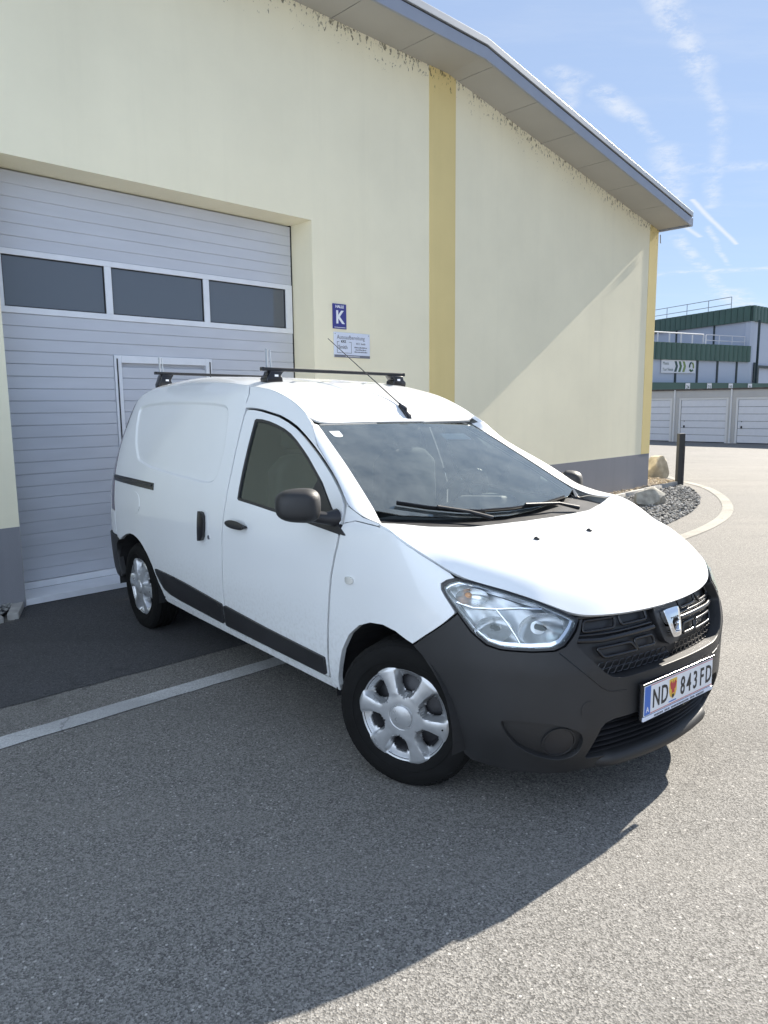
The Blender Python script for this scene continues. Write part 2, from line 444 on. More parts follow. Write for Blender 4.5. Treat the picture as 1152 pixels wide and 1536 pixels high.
# ------------------------------------------------------------------ wall frame: X along the wall, Y into the building
W_AZ, W_D = 0.7954, 6.2218
W_ROT = math.pi / 2 - W_AZ
_d = Vector((math.sin(W_AZ), math.cos(W_AZ), 0)); _n = Vector((math.cos(W_AZ), -math.sin(W_AZ), 0))
W_ORG = -_n * W_D
def wpt(s, n, z=0): return W_ORG + _d * s + _n * n + Vector((0, 0, z))
def wall_s(x, y): return x * _d.x + y * _d.y
def ground_z(x, y):
    s = wall_s(x, y)
    t = max(0, min(1, (s - 14.5) / 22.3))
    return -.443 * t * t * (3 - 2 * t) if s < 36.8 else -.443
EAVE = pchip([-20, 6.9, 7.15, 7.5, 13.08], [5.58, 5.58, 5.56, 5.51, 4.63])
def eave(s): return 5.57 if s < 7.26 else 5.57 - (s - 7.26) * (5.57 - 4.63) / (13.08 - 7.26)
S_L, S_R, S_C, Z_L, Z_P = 1.948, 5.071, 13.08, 3.508, .624
# -------------------------------------------------- surface materials
def asphalt(name, base, speck, light, scale=1.0, patch=.18, warm=(1, 1, 1)):
    m, N, L, b = nodes(name)
    tc = N.new('ShaderNodeTexCoord').outputs['Object']
    b.inputs['Roughness'].default_value = .88; b.inputs['Specular IOR Level'].default_value = .3
    def noise(sc, det, rough=.6):
        n = N.new('ShaderNodeTexNoise'); n.inputs['Scale'].default_value = sc; n.inputs['Detail'].default_value = det; n.inputs['Roughness'].default_value = rough
        L.new(tc, n.inputs['Vector']); return n.outputs['Fac']
    def rng(v, a, b_, c=0., d=1.):
        n = N.new('ShaderNodeMapRange'); n.inputs[1].default_value = a; n.inputs[2].default_value = b_; n.inputs[3].default_value = c; n.inputs[4].default_value = d
        L.new(v, n.inputs[0]); return n.outputs[0]
    vo = N.new('ShaderNodeTexVoronoi'); vo.inputs['Scale'].default_value = 190 * scale; L.new(tc, vo.inputs['Vector'])
    vc = N.new('ShaderNodeSeparateColor'); L.new(vo.outputs['Color'], vc.inputs[0])
    big = N.new('ShaderNodeTexVoronoi'); big.inputs['Scale'].default_value = 85 * scale; L.new(tc, big.inputs['Vector'])
    bc = N.new('ShaderNodeSeparateColor'); L.new(big.outputs['Color'], bc.inputs[0])
    def mixc(f, a, bb):
        n = N.new('ShaderNodeMix'); n.data_type = 'RGBA'
        if isinstance(f, float): n.inputs['Factor'].default_value = f
        else: L.new(f, n.inputs['Factor'])
        for k, v in (('A', a), ('B', bb)):
            if isinstance(v, tuple): n.inputs[k].default_value = (*v, 1)
            else: L.new(v, n.inputs[k])
        return n.outputs['Result']
    def mul(a, bb):
        n = N.new('ShaderNodeMath'); n.operation = 'MULTIPLY'
        for i, v in enumerate((a, bb)):
            if isinstance(v, (int, float)): n.inputs[i].default_value = v
            else: L.new(v, n.inputs[i])
        return n.outputs[0]
    c = mixc(rng(vc.outputs[0], 0, 1), tuple(k * (1 - speck) for k in base), tuple(k * (1 + speck) for k in base))
    # pale stones showing in the binder
    st = rng(bc.outputs[1], .93, .97); near = rng(big.outputs['Distance'], .42, .30)
    c = mixc(mul(mul(st, near), .8), c, light)
    hole = rng(noise(34 * scale, 3, .7), .37, .28)
    c = mixc(mul(hole, .75), c, tuple(k * .35 for k in base))
    # large patches of wear, dust and old repairs
    pa = rng(noise(.55, 6, .62), .34, .68)
    c = mixc(mul(pa, patch), c, tuple(k * 1.55 * w for k, w in zip(base, warm)))
    pb = rng(noise(1.9, 5, .6), .55, .75)
    c = mixc(mul(pb, patch), c, tuple(k * .62 for k in base))
    # wheel tracks and drifted dust, drawn out along the drive
    mp = N.new('ShaderNodeMapping'); mp.inputs['Rotation'].default_value = (0, 0, R(-43)); mp.inputs['Scale'].default_value = (.16, 1.5, 1); L.new(tc, mp.inputs[0])
    tn = N.new('ShaderNodeTexNoise'); tn.inputs['Scale'].default_value = 1.0; tn.inputs['Detail'].default_value = 4; L.new(mp.outputs[0], tn.inputs['Vector'])
    c = mixc(mul(rng(tn.outputs['Fac'], .52, .72), .35 * patch / .18), c, tuple(k * .70 for k in base))
    c = mixc(mul(rng(tn.outputs['Fac'], .45, .28), .35 * patch / .18), c, tuple(k * 1.35 * w for k, w in zip(base, warm)))
    # fine cracks in places
    cw_ = N.new('ShaderNodeTexVoronoi'); cw_.feature = 'DISTANCE_TO_EDGE'; cw_.inputs['Scale'].default_value = .55
    wn = N.new('ShaderNodeTexNoise'); wn.inputs['Scale'].default_value = 4; wn.inputs['Detail'].default_value = 5; L.new(tc, wn.inputs['Vector'])
    wv = N.new('ShaderNodeVectorMath'); wv.operation = 'MULTIPLY_ADD'; L.new(wn.outputs['Color'], wv.inputs[0]); wv.inputs[1].default_value = (.5, .5, .5); L.new(tc, wv.inputs[2]); L.new(wv.outputs[0], cw_.inputs['Vector'])
    c = mixc(mul(mul(rng(cw_.outputs['Distance'], .0045, .0015), rng(noise(.8, 3), .50, .60)), .55), c, tuple(k * .4 for k in base))
    # drips of oil
    ol = rng(noise(2.3, 2, .5), .70, .78)
    c = mixc(mul(ol, .45), c, tuple(k * .35 for k in base))
    L.new(c, b.inputs['Base Color'])
    bp = N.new('ShaderNodeBump'); bp.inputs['Strength'].default_value = .40; bp.inputs['Distance'].default_value = .005
    hh = N.new('ShaderNodeMath'); hh.operation = 'ADD'; L.new(vo.outputs['Distance'], hh.inputs[0]); L.new(mul(noise(120 * scale, 4), 1.0), hh.inputs[1])
    L.new(hh.outputs[0], bp.inputs['Height']); L.new(bp.outputs[0], b.inputs['Normal'])
    return m
def plaster(name, col, mould=True, streak=.0):
    m, N, L, b = nodes(name)
    b.inputs['Roughness'].default_value = .92; b.inputs['Specular IOR Level'].default_value = .2
    tc = N.new('ShaderNodeTexCoord').outputs['Object']
    def noise(sc, det, rough=.6, vec=None):
        n = N.new('ShaderNodeTexNoise'); n.inputs['Scale'].default_value = sc; n.inputs['Detail'].default_value = det; n.inputs['Roughness'].default_value = rough
        L.new(vec or tc, n.inputs['Vector']); return n.outputs['Fac']
    def rng(v, a, b_, c=0., d=1.):
        n = N.new('ShaderNodeMapRange'); n.inputs[1].default_value = a; n.inputs[2].default_value = b_; n.inputs[3].default_value = c; n.inputs[4].default_value = d
        L.new(v, n.inputs[0]); return n.outputs[0]
    def mth(op, a, bb):
        n = N.new('ShaderNodeMath'); n.operation = op
        for i, v in enumerate((a, bb)):
            if isinstance(v, (int, float)): n.inputs[i].default_value = v
            else: L.new(v, n.inputs[i])
        return n.outputs[0]
    def mixc(f, a, bb):
        n = N.new('ShaderNodeMix'); n.data_type = 'RGBA'; L.new(f, n.inputs['Factor'])
        for k, v in (('A', a), ('B', bb)):
            if isinstance(v, tuple): n.inputs[k].default_value = (*v, 1)
            else: L.new(v, n.inputs[k])
        return n.outputs['Result']
    mp = N.new('ShaderNodeMapping'); mp.inputs['Scale'].default_value = (3.2, 3.2, .22); L.new(tc, mp.inputs[0])
    c = mixc(rng(noise(.7, 6), .3, .7), tuple(k * .94 for k in col), tuple(k * 1.04 for k in col))
    st = rng(noise(1.0, 6, .65, mp.outputs[0]), .52, .78)
    c = mixc(mth('MULTIPLY', st, .16 + streak), c, tuple(k * .72 for k in col))
    if mould:
        # black mould spots hanging below the eaves
        sx = N.new('ShaderNodeSeparateXYZ'); L.new(tc, sx.inputs[0])
        sl = mth('MULTIPLY', mth('MAXIMUM', mth('SUBTRACT', sx.outputs[0], 7.26), 0), (5.57 - 4.63) / (13.08 - 7.26))
        d = mth('SUBTRACT', mth('SUBTRACT', 5.57, sl), sx.outputs[2])
        m2 = N.new('ShaderNodeMapping'); m2.inputs['Scale'].default_value = (24, 24, 12); L.new(tc, m2.inputs[0])
        sp = noise(1.0, 3, .75, m2.outputs[0])
        gate = rng(noise(1.6, 3), .30, .62)
        th = mth('ADD', rng(d, 0.0, .50, .55, .80), mth('MULTIPLY', gate, -.05))
        k = rng(mth('SUBTRACT', sp, th), 0.0, .05)
        k = mth('MULTIPLY', k, rng(d, .75, .45))
        c = mixc(mth('MULTIPLY', k, .78), c, (.085, .075, .045))
    L.new(c, b.inputs['Base Color'])
    bp = N.new('ShaderNodeBump'); bp.inputs['Strength'].default_value = .5; bp.inputs['Distance'].default_value = .004
    L.new(noise(150, 4, .7), bp.inputs['Height']); L.new(bp.outputs[0], b.inputs['Normal'])
    return m
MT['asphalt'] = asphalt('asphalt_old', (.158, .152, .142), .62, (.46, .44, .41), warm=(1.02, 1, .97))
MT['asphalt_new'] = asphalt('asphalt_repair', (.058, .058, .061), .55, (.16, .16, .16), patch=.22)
MT['line'] = asphalt('road_paint', (.40, .40, .395), .32, (.58, .58, .56), patch=.50)
MT['line_warm'] = asphalt('road_paint_worn', (.24, .23, .205), .30, (.42, .40, .36), patch=.60)  # worn paint of the curve, toned down and patchier
MT['wall'] = plaster('plaster_pale_yellow', (.86, .80, .60))
MT['stripe'] = plaster('plaster_ochre', (.74, .60, .285))
MT['plinth'] = plaster('plinth_grey', (.24, .242, .26), False, .25)
MT['soffit'] = mat('soffit_panel', (.40, .385, .35), .7, var=.05, vscale=1.5)
MT['fascia'] = mat('fascia_metal', (.30, .32, .37), .45, metal=.2, var=.05, vscale=3)
MT['trim_metal'] = mat('roof_trim_metal', (.40, .42, .44), .45, metal=.3, var=.06, vscale=3)
MT['door_panel'] = mat('door_panel_silver', (.52, .54, .59), .40, metal=.12, var=.04, vscale=2, bump=.12, bscale=120, stretch=(1, 1, 5))
MT['alu'] = mat('aluminium_profile', (.72, .74, .78), .40, metal=.12, var=.04)
MT['seal'] = mat('rubber_seal', (.012, .012, .013), .7)
MT['concrete'] = mat('concrete', (.33, .32, .30), .9, var=.2, vscale=9, bump=.4, bscale=120)
MT['stone_tan'] = mat('limestone', (.40, .35, .26), .9, var=.30, vscale=7, bump=.8, bscale=60)
MT['stone_grey'] = mat('limestone_grey', (.36, .34, .29), .9, var=.35, vscale=9, bump=.8, bscale=60)
MT['gravel_dark'] = None
def gravel_mat(name, cols):
    m, N, L, b = nodes(name); b.inputs['Roughness'].default_value = .9
    g = N.new('ShaderNodeNewGeometry'); r = N.new('ShaderNodeValToRGB'); L.new(g.outputs['Random Per Island'], r.inputs[0])
    e = r.color_ramp.elements
    for i, c in enumerate(cols):
        q = e[i] if i < 2 else e.new(.5)
        q.position = i / (len(cols) - 1); q.color = (*c, 1)
    L.new(r.outputs[0], b.inputs['Base Color']); return m
MT['gravel_dark'] = gravel_mat('gravel_grey', [(.05, .05, .05), (.15, .147, .14), (.28, .27, .255), (.46, .45, .43)])
MT['gravel_tan'] = gravel_mat('gravel_tan', [(.16, .13, .09), (.36, .29, .20), (.46, .40, .30), (.28, .24, .20)])
MT['gravel_pale'] = gravel_mat('gravel_pale', [(.14, .14, .135), (.30, .30, .28), (.42, .41, .38), (.22, .22, .21)])
# -------------------------------------------------- ground
def make_ground():
    xs = [-400, -160, -60, -25, -12, -6, -3, 0, 2, 4, 6, 8, 10, 12, 14, 16, 18, 20, 23, 26, 30, 36, 45, 60, 90, 150, 300, 700]
    ys = [-300, -120, -40, -15, -6, -2, 0, 2, 4, 6, 8, 10, 12, 14, 16, 18, 20, 22, 24, 26, 28, 30, 33, 36, 40, 45, 55, 70, 100, 180, 400, 900]
    v = [(x, y, ground_z(x, y)) for y in ys for x in xs]; n = len(xs)
    f = [(j * n + i, j * n + i + 1, (j + 1) * n + i + 1, (j + 1) * n + i) for j in range(len(ys) - 1) for i in range(n - 1)]
    tag(mesh('ground', v, f, MT['asphalt'], smooth=180), kind='structure')
make_ground()
def sheet(name, pts, z, m, kind='structure'):
    # flat sheet, outline in wall coordinates (s, n)
    return tag(mesh(name, [wpt(s, n, z) for s, n in pts], [tuple(range(len(pts)))], m), kind=kind)
def ribbon(name, outer, inner, z, m):
    k = 10
    def dens(P):
        out = []
        for i in range(len(P) - 1):
            p0, p1, p2, p3 = P[max(i - 1, 0)], P[i], P[i + 1], P[min(i + 2, len(P) - 1)]
            for j in range(k):
                t = j / k
                out.append(tuple(.5 * (2 * p1[c] + (p2[c] - p0[c]) * t + (2 * p0[c] - 5 * p1[c] + 4 * p2[c] - p3[c]) * t * t + (3 * p1[c] - p0[c] - 3 * p2[c] + p3[c]) * t ** 3) for c in (0, 1)))
        out.append(P[-1]); return out
    A, B_ = dens(outer), dens(inner); n = len(A)
    P3 = [wpt(*q) for q in A + B_]
    v = [(p.x, p.y, ground_z(p.x, p.y) + z) for p in P3]
    f = [(i, i + 1, n + i + 1, n + i) for i in range(n - 1)]
    return tag(mesh(name, v, f, m), kind='structure')
def wavy(pts, amp, step=.12):
    out = []
    for a, b in zip(pts, pts[1:] + pts[:1]):
        n = max(1, int(math.hypot(b[0] - a[0], b[1] - a[1]) / step))
        for i in range(n): out.append((a[0] + (b[0] - a[0]) * i / n + random.uniform(-amp, amp), a[1] + (b[1] - a[1]) * i / n + random.uniform(-amp, amp)))
    return out
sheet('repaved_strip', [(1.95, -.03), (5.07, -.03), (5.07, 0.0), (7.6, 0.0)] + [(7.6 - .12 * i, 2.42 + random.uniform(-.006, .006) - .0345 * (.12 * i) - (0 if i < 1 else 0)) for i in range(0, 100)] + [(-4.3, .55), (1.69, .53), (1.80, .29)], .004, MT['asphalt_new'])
sheet('painted_line', wavy([(-4, 2.42), (4.6, 2.655), (4.6, 2.79), (-4, 2.555)], .004), .0045, MT['line'])
OUT = [(15.6, -1.3), (15.25, -.64), (14.6, -.01), (13.64, .92), (12.55, 1.62), (11.41, 2.16), (10.37, 2.51), (9.38, 2.70), (8.42, 2.78), (7.4, 2.80)]
ctrs = list(OUT)
def inset_curve(P, w):
    out = []
    for i, p in enumerate(P):
        a, b = P[max(i - 1, 0)], P[min(i + 1, len(P) - 1)]
        tx, ty = b[0] - a[0], b[1] - a[1]; l = math.hypot(tx, ty)
        out.append((p[0] + ty / l * w, p[1] - tx / l * w))
    return out
def _lineside():
    q = inset_curve(OUT, .15)
    if q[4][1] > OUT[4][1]: q = inset_curve(OUT, -.15)
    return q
ribbon('painted_curve', OUT, _lineside(), .006, MT['line_warm'])
def stones(name, poly, count, size, m, base_m, z=.0, kind='stuff'):
    # loose gravel: small irregular stones lying over a bed
    tag(mesh(name.replace('gravel', 'gravel_bed'), [wpt(s, n, .006 + z) for s, n in poly], [tuple(range(len(poly)))], base_m), kind='structure')
    def inside(s, n):
        c = False; j = len(poly) - 1
        for i in range(len(poly)):
            a, b = poly[i], poly[j]
            if (a[1] > n) != (b[1] > n) and s < (b[0] - a[0]) * (n - a[1]) / (b[1] - a[1]) + a[0]: c = not c
            j = i
        return c
    s0, s1 = min(p[0] for p in poly), max(p[0] for p in poly); n0, n1 = min(p[1] for p in poly), max(p[1] for p in poly)
    g = (1 + 5 ** .5) / 2
    ico = [Vector(p).normalized() for p in [(-1, g, 0), (1, g, 0), (-1, -g, 0), (1, -g, 0), (0, -1, g), (0, 1, g), (0, -1, -g), (0, 1, -g), (g, 0, -1), (g, 0, 1), (-g, 0, -1), (-g, 0, 1)]]
    fc = [(0, 11, 5), (0, 5, 1), (0, 1, 7), (0, 7, 10), (0, 10, 11), (1, 5, 9), (5, 11, 4), (11, 10, 2), (10, 7, 6), (7, 1, 8), (3, 9, 4), (3, 4, 2), (3, 2, 6), (3, 6, 8), (3, 8, 9), (4, 9, 5), (2, 4, 11), (6, 2, 10), (8, 6, 7), (9, 8, 1)]
    V, Fc = [], []; k = 0
    while k < count:
        s, n = random.uniform(s0, s1), random.uniform(n0, n1)
        if not inside(s, n): continue
        r = size * random.uniform(.55, 1.35); ax = Vector((r * random.uniform(.8, 1.3), r * random.uniform(.7, 1.1), r * random.uniform(.45, .8)))
        rot = Matrix.Rotation(random.uniform(0, 6.28), 3, 'Z') @ Matrix.Rotation(random.uniform(-.5, .5), 3, 'X')
        c = wpt(s, n, .006 + z + ax.z * random.uniform(.4, 1.1)); b = len(V)
        for p in ico:
            q = Vector((p.x * ax.x, p.y * ax.y, p.z * ax.z)) * random.uniform(.8, 1.15)
            V.append(c + rot @ q)
        Fc += [tuple(i + b for i in t) for t in fc]; k += 1
    return tag(mesh(name, V, Fc, m), kind=kind)
BED = [(7.4, .60), (9.0, .58), (10.5, .55), (12.0, .48), (13.6, .38), (13.4, .64), (12.9, .95), (12.2, 1.35), (11.3, 1.70), (10.33, 1.98), (9.42, 2.14), (8.79, 2.22), (7.9, 2.27), (7.4, 2.27)]
stones('gravel', BED, 5200, .021, MT['gravel_dark'], MT['asphalt_new'])
stones('gravel', [(6.5, .0), (13.1, .0), (13.1, -1.2), (14.3, -1.2), (14.1, -.3), (13.75, .31), (12.0, .42), (10.5, .49), (9.0, .52), (6.5, .54)], 4200, .017, MT['gravel_tan'], MT['stone_tan'], z=.05)
stones('gravel', [(-4.5, .0), (1.86, .0), (1.80, .20), (1.63, .44), (-4.5, .46)], 2400, .022, MT['gravel_pale'], MT['asphalt_new'], z=.03)
def kerb_run(P, w, h):
    for a, b in zip(P, P[1:]):
        d = Vector((b[0] - a[0], b[1] - a[1], 0)); l = d.length
        k = max(1, round(l / 1.0))
        for i in range(k):
            p0 = Vector((a[0], a[1], 0)) + d * ((i + .004) / k); p1 = Vector((a[0], a[1], 0)) + d * ((i + .996) / k)
            t = (p1 - p0); L_ = t.length
            o = MB().box(0, L_, -w / 2, w / 2, -.06, h + random.uniform(-.004, .004)).build('kerb', MT['concrete'], None, smooth=30, bevel=.008)
            o.location = wpt(p0.x, p0.y); t3 = wpt(p1.x, p1.y) - wpt(p0.x, p0.y); o.rotation_euler = (0, 0, math.atan2(t3.y, t3.x))
            tag(o, kind='structure')
kerb_run([(6.5, .56), (9.0, .54), (10.5, .51), (12.0, .44), (13.75, .33)], .06, .085)
kerb_run([(1.90, .03), (1.69, .50)], .08, .05)
kerb_run([(1.62, .50), (-4.4, .51)], .08, .05)
# -------------------------------------------------- the yellow hall
def flat_panel(name, outline, hole, y0, y1, m, parent):
    # wall slab in the X-Z plane between y0 (front) and y1 (back), with an opening that shows its reveals
    pts = [Vector(p) for p in outline]; n = len(pts); ed = [(i, (i + 1) % n) for i in range(n)]
    if hole:
        h0 = len(pts); pts += [Vector(p) for p in hole]; hn = len(hole); ed += [(h0 + i, h0 + (i + 1) % hn) for i in range(hn)]
    r = delaunay_2d_cdt(pts, ed, [], 0, 1e-6); V, T = r[0], r[2]
    def inpoly(p, P):
        c = False; j = len(P) - 1
        for i in range(len(P)):
            a, b = P[i], P[j]
            if (a[1] > p[1]) != (b[1] > p[1]) and p[0] < (b[0] - a[0]) * (p[1] - a[1]) / (b[1] - a[1]) + a[0]: c = not c
            j = i
        return c
    T = [t for t in T if inpoly((V[t[0]] + V[t[1]] + V[t[2]]) / 3, outline) and not (hole and inpoly((V[t[0]] + V[t[1]] + V[t[2]]) / 3, hole))]
    mb = MB(); k = len(V)
    mb.add([(p.x, y0, p.y) for p in V] + [(p.x, y1, p.y) for p in V], [tuple(t) for t in T] + [tuple(k + i for i in t[::-1]) for t in T])
    for loop in ([outline] + ([hole] if hole else [])):
        for a, b in zip(loop, list(loop[1:]) + [loop[0]]): mb.add([(a[0], y0, a[1]), (b[0], y0, b[1]), (b[0], y1, b[1]), (a[0], y1, a[1])], [(0, 1, 2, 3)])
    return mb.build(name, m, parent)
HS = .968                                     # the wall stands a little nearer than first solved
def hpt(s, n, z):
    c = Vector((0, 0, CAM_H)); return c + (wpt(s, n, z) - c) * HS
hall = empty('industrial_hall', hpt(0, 0, 0), W_ROT, 'pale yellow rendered hall with ochre stripes, grey plinth and overhanging roof', 'building')
hall.scale = (HS, HS, HS)
DEP = 14.0
flat_panel('front_wall', [(-9, -.3), (S_C, -.3), (S_C, eave(S_C)), (7.26, 5.57), (-9, 5.57)], [(S_L, -.1), (S_R, -.1), (S_R, Z_L), (S_L, Z_L)], 0, .42, MT['wall'], hall)
MB().box(S_C - .42, S_C - .001, .42, DEP, -.6, 4.62).build('end_wall', MT['wall'], hall)
MB().box(-9, S_C, DEP - .3, DEP, -.6, 4.6).build('rear_wall', MT['wall'], hall)
MB().box(-9, -8.6, .42, DEP - .3, -.6, 5.56).build('end_wall', MT['wall'], hall)
for a, b in ((-9, S_L - .002), (S_R + .002, S_C)):
    MB().box(a, b, -.004, .002, -.25, Z_P).build('plinth', MT['plinth'], hall)
MB().box(S_C - .3, S_C + .004, .002, DEP, -.6, Z_P).build('plinth', MT['plinth'], hall)
def stripe(a, b):
    mb = MB(); mb.prism([(a, Z_P + .002), (b, Z_P + .002), (b, eave(b) - .001), (max(a, min(7.26, b)), eave(max(a, min(7.26, b))) - .001), (a, eave(a) - .001)], -.006, .002, 'xz')
    return mb.build('corner_stripe' if b > 12 else 'pilaster', MT['stripe'], hall)
stripe(6.925, 7.415); stripe(12.76, S_C + .003)
# reveal stop: ochre tint of the jambs
OH = .57
seams = [-8.98 + 1.02 * i for i in range(16)]
seams = [7.46 - 1.03 * i for i in range(16, -1, -1)] + [7.46 + .93 * i for i in range(1, 6)] + [S_C]
for a, b in zip(seams, seams[1:]):
    mb = MB(); a2, b2 = a + .006, b - .006
    xs = [a2, b2] if not a2 < 7.26 < b2 else [a2, 7.26, b2]
    for x0, x1 in zip(xs, xs[1:]):
        mb.add([(x, y, eave(x) + dz) for x in (x0, x1) for y in (-OH, .0) for dz in (.0, .03)], [(0, 1, 3, 2), (4, 6, 7, 5), (0, 4, 5, 1), (2, 3, 7, 6), (0, 2, 6, 4), (1, 5, 7, 3)])
    mb.build('soffit_panel', MT['soffit'], hall)
def sweep_eave(name, y0, y1, z0, z1, m, s0=-9.02, s1=S_C + .01):
    mb = MB(); xs = [s0, 7.26, s1]
    for x0, x1 in zip(xs, xs[1:]):
        mb.add([(x, y, eave(x) + dz) for x in (x0, x1) for y in (y0, y1) for dz in (z0, z1)], [(0, 1, 3, 2), (4, 6, 7, 5), (0, 4, 5, 1), (2, 3, 7, 6), (0, 2, 6, 4), (1, 5, 7, 3)])
    return mb.build(name, m, hall, bevel=.004)
sweep_eave('fascia', -OH - .03, -OH + .0, -.03, .105, MT['fascia'])
sweep_eave('fascia_gap', -OH - .02, -OH + .05, .106, .122, MT['seal'])
sweep_eave('roof_edge', -OH - .045, -OH + .14, .123, .200, MT['trim_metal'])
sweep_eave('roof_sheet', -OH + .10, DEP + .4, .05, .215, MT['trim_metal'], -9.0, S_C - .002)
MB().box(S_C + .011, S_C + .045, -OH - .03, DEP + .4, 4.63 - .03, 4.63 + .10).build('fascia', MT['fascia'], hall)
MB().tube([(S_C + .02, -.03, 4.55), (S_C + .035, -.03, 4.42), (S_C + .05, -.03, 4.41)], .009, 8).build('conduit_stub', MT['plinth'], hall)
# sectional door: slats, glazed section, wicket frame, threshold
def sectional_door():
    y = .35
    door = MB().box(S_L - .1, S_R + .1, y + .045, y + .07, -.05, Z_L + .1).build('sectional_door', MT['door_panel'], hall)
    m = MT['door_panel']
    def slat(x0, x1, z0, z1):
        mb = MB(); c = .007
        prof = [(z0 + .0008, .0035), (z0 + c, 0), (z1 - c * .6, 0), (z1 - .0008, .0035)]
        mb.add([(x, y + d, z) for x in (x0, x1) for z, d in prof] + [(x, y + .046, z) for x in (x0, x1) for z in (z0 + .0008, z1 - .0008)],
               [(0, 4, 5, 1), (1, 5, 6, 2), (2, 6, 7, 3), (3, 7, 11, 9), (0, 8, 10, 4), (0, 1, 2, 3, 9, 8), (4, 10, 11, 7, 6, 5)])
        mb.build('slat', m, door)
    za, zb = 2.362, 2.878
    wx0, wx1, wz = 2.985, 4.005, 2.05          # wicket frame outer edge
    n = 22; h = (za - .075) / n
    for i in range(n):
        z0 = .075 + i * h; z1 = z0 + h
        if z1 <= wz + .02:
            slat(S_L + .012, wx0 - .004, z0, z1); slat(wx0 + .072, wx1 - .072, z0, z1) if z1 < wz - .05 else None; slat(wx1 + .004, S_R - .022, z0, z1)
        else: slat(S_L + .012, S_R - .022, z0, z1)
    k = 6; h2 = (Z_L - .012 - zb) / k
    for i in range(k): slat(S_L + .012, S_R - .022, zb + i * h2, zb + (i + 1) * h2)
    fr = MB()
    fr.box(S_L + .012, S_R - .022, y - .012, y + .044, za, za + .052).box(S_L + .012, S_R - .022, y - .012, y + .044, zb - .048, zb)
    for a, b in ((S_L + .012, 2.085), (2.945, 3.008), (3.948, 4.012), (4.962, S_R - .022)): fr.box(a, b, y - .0118, y + .0438, za + .0521, zb - .0481)
    fr.build('window_frame', MT['alu'], door, bevel=.003)
    for a, b in ((2.085, 2.945), (3.008, 3.948), (4.012, 4.962)):
        g = MB().box(a + .009, b - .009, y + .010, y + .018, za + .061, zb - .057).build('pane', MT['door_glass'], door)
        q = MB()
        for x0, x1, z0, z1 in ((a, a + .009, za + .052, zb - .048), (b - .009, b, za + .052, zb - .048), (a + .009, b - .009, za + .052, za + .061), (a + .009, b - .009, zb - .057, zb - .048)):
            q.box(x0 + .0002, x1 - .0002, y + .002, y + .03, z0 + .0002, z1 - .0002)
        q.build('gasket', MT['seal'], door)
    wf = MB().box(wx0, wx0 + .068, y - .014, y + .044, .03, wz).box(wx1 - .068, wx1, y - .014, y + .044, .03, wz).box(wx0 + .0681, wx1 - .0681, y - .0138, y + .0438, wz - .068, wz)
    wf.build('wicket_frame', MT['alu'], door, bevel=.004)
    wi = MB().box(wx0 + .020, wx0 + .030, y - .020, y - .0145, .05, wz - .03).box(wx1 - .030, wx1 - .020, y - .020, y - .0145, .05, wz - .03)
    wi.build('wicket_seal', MT['seal'], door)
    MB().box(S_L + .012, S_R - .022, y - .008, y + .044, .012, .072).build('bottom_rail', MT['alu'], door, bevel=.004)
    MB().box(S_L + .012, S_R - .022, y - .002, y + .04, -.012, .0118).build('bottom_seal', MT['seal'], door)
    MB().box(S_R - .020, S_R + .02, y + .004, y + .05, -.02, Z_L).build('side_seal', MT['seal'], door)
    MB().box(S_L - .02, S_L + .010, y + .004, y + .05, -.02, Z_L).build('side_seal', MT['seal'], door)
    MB().box(S_L + .003, S_R - .003, .0, y + .044, -.04, .010).build('threshold', MT['alu'], hall)
MT['door_glass'] = mat('door_glazing', (.085, .098, .118), .03, spec=.9)  # base colour raised in place of sky reflected in the panes
sectional_door()
# -------------------------------------------------- signs on the wall
def text(parent, s, size, loc, rot, m, sx=1.0, name='lettering', depth=.0006, align='LEFT', bold=0):
    cu = bpy.data.curves.new(name, 'FONT'); cu.body = s; cu.size = size; cu.align_x = align; cu.extrude = depth; cu.offset = bold; cu.resolution_u = 3
    t = bpy.data.objects.new('t', cu); COL.objects.link(t)
    dg = bpy.context.evaluated_depsgraph_get()
    me = bpy.data.meshes.new_from_object(t.evaluated_get(dg)); me.name = name
    bpy.data.objects.remove(t); bpy.data.curves.remove(cu)
    me.materials.clear(); me.materials.append(m)
    o = bpy.data.objects.new(name, me); link(o, parent); o.location = loc; o.rotation_euler = rot; o.scale = (sx, 1, 1)
    return o
WT = (math.pi / 2, 0, 0)
sg = empty('hall_sign', hpt(5.432, .006, 2.547), W_ROT, 'small dark blue sign with a large white letter K on the yellow wall', 'sign')
MB().box(-.095, .095, -.006, .004, -.13, .13).build('panel', MT['sign_blue'], sg, bevel=.002)
text(sg, 'HALLE', .040, (0, -.0068, .088), WT, MT['white_print'], 1.05, align='CENTER', bold=.0012)
text(sg, 'K', .185, (0, -.0068, -.070), WT, MT['white_print'], .95, align='CENTER', bold=.006)
MB().box(-.08, .08, -.0075, -.0065, -.118, -.113).build('print_line', MT['white_print'], sg)
sg = empty('company_sign', hpt(5.613, .006, 2.240), W_ROT, 'white landscape company sign with grey lettering below the blue letter sign', 'sign')
MB().box(-.263, .263, -.006, .004, -.133, .133).build('panel', MT['sign_white'], sg, bevel=.002)
MB().box(-.262, .262, -.0072, -.0062, -.132, -.104).build('footer_band', MT['grey_print'], sg)
text(sg, 'Autoaufbereitung', .062, (-.222, -.0068, .062), WT, MT['grey_print'], .93)
text(sg, 'KFZ', .034, (-.165, -.0068, .025), WT, MT['black_print'], 1.2, bold=.0012)
text(sg, 'Smith', .056, (-.205, -.0068, -.040), WT, MT['black_print'], 1.05)
br = MB()
